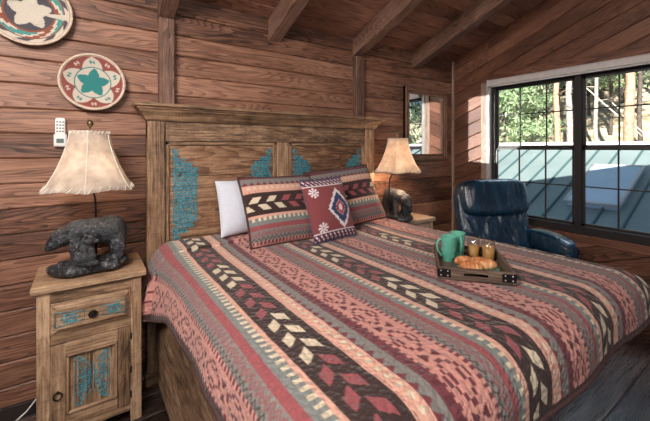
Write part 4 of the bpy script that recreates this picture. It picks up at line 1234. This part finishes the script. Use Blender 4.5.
# ------------------------------------------------------------------ outside
SO, CO = math.sin(math.radians(34.85)), math.cos(math.radians(34.85))
def along(px_, w):   # ground point at viewing depth w in the direction of image column px_
    u = (px_ - 325) / 345.0
    return (SO + u * CO) * w, (CO - u * SO) * w
def hz(x, y):
    return 0.3 + 0.11 * max(0, x - 12) + 0.25 * max(0, x - 30) + 0.25 * math.sin(y * 0.5 + x * 0.3)
gx = np.linspace(4.6, 60, 90); gy = np.linspace(-30, 60, 90)
P = np.array([[(x, y_, hz(x, y_) if x > 12 else -1.0 + 1.3 * max(0, (x - 10.0)) / 2.0) for y_ in gy] for x in gx])
tag(grid_mesh('hillside_ground', P, None, 'ground'), 'sunlit hillside rising beyond the roof', kind='structure')
nb = thing('neighboring_building', 'green metal roofed building right outside the window', 'building', (8.0, 3.0, -1.0))
NO = Vector(nb.location)
def nbuild(mb, name, mat, par=None):
    for v in mb.bm.verts: v.co -= NO
    return mb.build(name, mat, par or nb)
RM, RX = 0.43, 11.0
rz_at = lambda x: H + 0.085 + RM * (x - RX)
xe = 5.6
mb = MB()
mb.prism([(xe, -9, rz_at(xe)), (RX, -9, rz_at(RX)), (RX, -9, rz_at(RX) - 0.06), (xe, -9, rz_at(xe) - 0.06)], (0, 24, 0))
rp = nbuild(mb, 'roof_panel', 'roof')
mb = MB()
y = -9.0
while y < 15:
    mb.prism([(xe, y, rz_at(xe) - 0.01), (xe, y + 0.045, rz_at(xe) - 0.01), (xe, y + 0.035, rz_at(xe) + 0.045), (xe, y + 0.01, rz_at(xe) + 0.045)], (RX - xe, 0, RM * (RX - xe)))
    y += 0.42
nbuild(mb, 'roof_seams', 'roofrib', rp)
mb = MB(); mb.box((RX - 0.1, -9, H + 0.02), (RX + 0.12, 15, H + 0.16), 0.01); nbuild(mb, 'ridge_cap', 'white')
mb = MB(); mb.box((xe + 0.4, -8.8, -1.0), (RX - 0.1, 14.8, rz_at(xe) - 0.1)); nbuild(mb, 'wall', 'wallr')
# skylight lying on the slope
mb = MB()
q = [(9.548, 3.071), (9.766, 2.309), (8.138, 2.174), (8.082, 2.965)]
q = [(8.1, 2.12), (8.1, 2.98), (9.66, 2.98), (9.66, 2.12)]
mb.prism([(a, b, rz_at(a) - 0.02) for a, b in q], (-0.05, 0, 0.13)); sk = nbuild(mb, 'skylight', 'skylight')
mb = MB(); e = 0.05
for (a, b) in ((q[0], q[1]), (q[1], q[2]), (q[2], q[3]), (q[3], q[0])):
    mb.tube([(a[0] - 0.05, a[1], rz_at(a[0]) + 0.10), (b[0] - 0.05, b[1], rz_at(b[0]) + 0.10)], 0.03, 6)
nbuild(mb, 'skylight_frame', 'jamb', sk)

def foliage(name, parent, clumps, nl, size, mat):
    V = []; F = []; rn = []
    per = nl // len(clumps)
    for (c, r) in clumps:
        pts = RNG.normal(0, 0.5, (per, 3)) * np.array(r) + np.array(c)
        d1 = RNG.normal(0, 1, (per, 3)); d1 /= np.linalg.norm(d1, axis=1, keepdims=True)
        d2 = np.cross(d1, RNG.normal(0, 1, (per, 3))); d2 /= np.linalg.norm(d2, axis=1, keepdims=True)
        s1 = size * RNG.uniform(0.5, 1.3, (per, 1)); s2 = s1 * 0.32
        q = np.stack([pts - d1 * s1, pts - d2 * s2, pts + d1 * s1, pts + d2 * s2], 1)
        b = len(V) * 0 + sum(len(x) for x in V)
        V.append(q.reshape(-1, 3)); rn.append(RNG.uniform(0, 1, per))
    V = np.concatenate(V); rn = np.concatenate(rn); nf = len(rn)
    me = bpy.data.meshes.new(name)
    me.vertices.add(nf * 4); me.vertices.foreach_set('co', V.reshape(-1).astype(np.float32))
    me.loops.add(nf * 4); me.loops.foreach_set('vertex_index', np.arange(nf * 4, dtype=np.int32))
    me.polygons.add(nf); me.polygons.foreach_set('loop_start', np.arange(0, nf * 4, 4, dtype=np.int32))
    me.update(calc_edges=True)
    a = me.attributes.new('rnd', 'FLOAT', 'FACE'); a.data.foreach_set('value', rn.astype(np.float32))
    me.materials.append(M[mat]); o = bpy.data.objects.new(name, me); COL.objects.link(o); o.parent = parent
    return o
def pine(px_, w, rad, hgt, bark, label, clumpspec, leaf, nl=2200, lsize=0.16, lean=0.0, group=None):
    x, y = along(px_, w); z = hz(x, y)
    o = thing('pine_tree', label, 'tree', (x, y, z - 0.15), 0, group)
    mb = MB(); n = 9
    mb.tube([(lean * (i / (n - 1)) * hgt + 0.04 * math.sin(i * 1.7), 0.05 * math.sin(i * 2.1 + px_), hgt * i / (n - 1)) for i in range(n)], [rad * (1.15 - 0.8 * i / (n - 1)) for i in range(n)], 12)
    mb.build('trunk', bark, o)
    for q in range(7):
        zz = hgt * (0.25 + 0.7 * q / 10) ; a = q * 2.4 + px_
        mb = MB(); mb.tube([(lean * zz, 0, zz), (lean * zz + 0.6 * math.cos(a), 0.6 * math.sin(a), zz + 0.12), (lean * zz + 1.3 * math.cos(a), 1.3 * math.sin(a), zz + 0.1)], [0.035, 0.022, 0.008], 5); mb.build('branch', bark, o)
    if clumpspec: foliage('foliage', o, clumpspec, nl, lsize, leaf)
    return o
def clumps(zlo, zhi, n, rr, sz):
    out = []
    for i in range(n):
        z = zlo + (zhi - zlo) * (i + 0.5) / n; f = 1 - 0.6 * (i / n); a = i * 2.4
        out.append(((rr * f * 0.6 * math.cos(a), rr * f * 0.6 * math.sin(a), z), (sz * f, sz * f, sz * 0.5)))
    return out
pine(503, 15, 0.10, 9.5, 'barkD', 'bright green bushy pine at the window edge closest to the bed', clumps(0.4, 9, 16, 1.6, 1.0), 'leafA', 7000, 0.12)
pine(530, 21, 0.12, 12, 'barkD', 'green pine between the bright bushy pine and the straight tan trunk', clumps(0.3, 7, 12, 1.6, 1.0), 'leafA', 4500, 0.13)
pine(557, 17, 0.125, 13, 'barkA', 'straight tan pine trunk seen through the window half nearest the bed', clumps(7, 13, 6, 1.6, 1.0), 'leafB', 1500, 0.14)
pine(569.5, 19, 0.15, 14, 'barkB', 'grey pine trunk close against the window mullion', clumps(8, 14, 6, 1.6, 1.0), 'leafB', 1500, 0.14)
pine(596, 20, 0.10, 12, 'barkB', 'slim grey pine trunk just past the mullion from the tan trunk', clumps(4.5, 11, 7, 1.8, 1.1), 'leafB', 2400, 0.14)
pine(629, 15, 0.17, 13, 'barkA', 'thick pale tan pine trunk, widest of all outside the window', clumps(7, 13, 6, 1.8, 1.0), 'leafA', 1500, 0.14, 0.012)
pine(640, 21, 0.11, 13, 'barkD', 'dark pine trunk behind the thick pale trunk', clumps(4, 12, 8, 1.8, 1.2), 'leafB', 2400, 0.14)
pine(611, 24, 0.11, 13, 'barkD', 'slender dark pine between the slim grey and thick pale trunks', clumps(3.6, 12, 9, 1.8, 1.2), 'leafA', 2600, 0.15)
for i in range(30):
    pxx = 486 + i * 6.2 + random.uniform(-3, 3)
    w = (27, 38, 31, 42, 34)[i % 5] + random.uniform(-1, 1)
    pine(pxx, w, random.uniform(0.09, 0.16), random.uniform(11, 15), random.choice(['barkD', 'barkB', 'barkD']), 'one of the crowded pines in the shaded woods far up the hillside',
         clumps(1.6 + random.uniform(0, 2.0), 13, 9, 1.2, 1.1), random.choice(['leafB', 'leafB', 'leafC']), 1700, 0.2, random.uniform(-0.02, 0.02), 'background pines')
for (x_, y_, lf) in ((13.5, -7.2, 'leafB'), (16.5, -10.5, 'leafA'), (15.5, -6.0, 'leafB'), (19, -12.5, 'leafB')):
    o_ = pine(600, 20, 0.12, 12, 'barkD', 'bushy pine outside that shows only in the wall mirror', clumps(0.5, 11, 14, 1.7, 1.1), lf, 4500, 0.15, 0, 'pines in the mirror')
    o_.location = (x_, y_, hz(x_, y_) - 0.15)
for i, (a, b, w, r, lab) in enumerate((((582, 84), (628, 124), 16.5, 0.03, 'bare white fallen trunk leaning across the pines above the skylight'), ((622, 112), (650, 139), 15.5, 0.022, 'thin pale dead branch low beside the thick pale pine'))):
    xa, ya = along(a[0], w); xb, yb_ = along(b[0], w)
    za = H + (148 - a[1]) / 345 * w; zb = H + (148 - b[1]) / 345 * w
    mb = MB(); p, q = Vector((xa, ya, za)), Vector((xb, yb_, zb)); dv = q - p
    mb.tube([p - dv * 0.35, p, p + dv * 0.5 + Vector((0, 0, -0.03)), q, q + dv * 0.3], [r * 0.6, r * 0.8, r, r * 1.1, r * 1.2], 8)
    tag(mb.build('fallen_trunk', 'branch'), lab, 'tree trunk')

# ------------------------------------------------------------------ light
w = bpy.data.worlds.new('sky'); SC.world = w; w.use_nodes = True
bg = w.node_tree.nodes['Background']; bg.inputs[0].default_value = (0.50, 0.74, 1.0, 1); bg.inputs[1].default_value = 0.5
sun = bpy.data.lights.new('sun', 'SUN'); sun.energy = 16.0; sun.angle = 0.01; sun.color = (1.0, 0.95, 0.86)
so = bpy.data.objects.new('sun', sun); COL.objects.link(so)
so.rotation_euler = Vector((1, 0.4, -0.466)).to_track_quat('-Z', 'Y').to_euler()
def area(name, loc, target, sx, sy, power, col):
    l = bpy.data.lights.new(name, 'AREA'); l.shape = 'RECTANGLE'; l.size = sx; l.size_y = sy; l.energy = power; l.color = col
    o = bpy.data.objects.new(name, l); COL.objects.link(o); o.location = loc
    o.rotation_euler = (Vector(target) - Vector(loc)).to_track_quat('-Z', 'Y').to_euler(); return o
area('added_key_light', (-0.9, 0.5, 2.7), (0.9, 2.4, 0.9), 1.0, 0.8, 78, (1.0, 0.93, 0.86))  # unseen key lamp added to brighten the headboard side, no fixture modelled
fl = area('flash_patch_helper', (3.52, 2.43, 1.79), (3.52 + 0.747, 2.43 - 0.665, 1.75), 0.40, 0.775, 2.3, (1.0, 0.95, 0.9))  # narrow lamp added before the mirror, imitating flash reflected off its glass
fl.data.spread = math.radians(4)
area('added_sky_lamp', (5.4, 0.9, 4.3), (3.0, 0.9, 0.2), 2.2, 1.2, 42, (0.72, 0.86, 1.0)).data.spread = math.radians(100)  # unseen lamp added above the window, boosting cool sky light on the floor
point('added_fill_light', (0.3, -1.6, 2.5), 90, (1.0, 0.93, 0.86), 0.3)  # unseen fill lamp added behind the camera to lift ceiling and window wall

# ------------------------------------------------------------------ camera
cd = bpy.data.cameras.new('camera'); cam = bpy.data.objects.new('camera', cd); COL.objects.link(cam)
cd.sensor_width = 36.0; cd.lens = 345.0 * 36.0 / 650.0; cd.shift_y = -62.5 / 650.0; cd.clip_start = 0.02; cd.clip_end = 300
cam.location = (0, 0, H); cam.rotation_euler = (PI / 2, 0, -math.radians(34.85))
SC.camera = cam
SC.view_settings.view_transform = 'Standard'; SC.view_settings.look = 'None'
SC.view_settings.exposure = 0.24; SC.view_settings.gamma = 1.0; SC.view_settings.use_curve_mapping = False
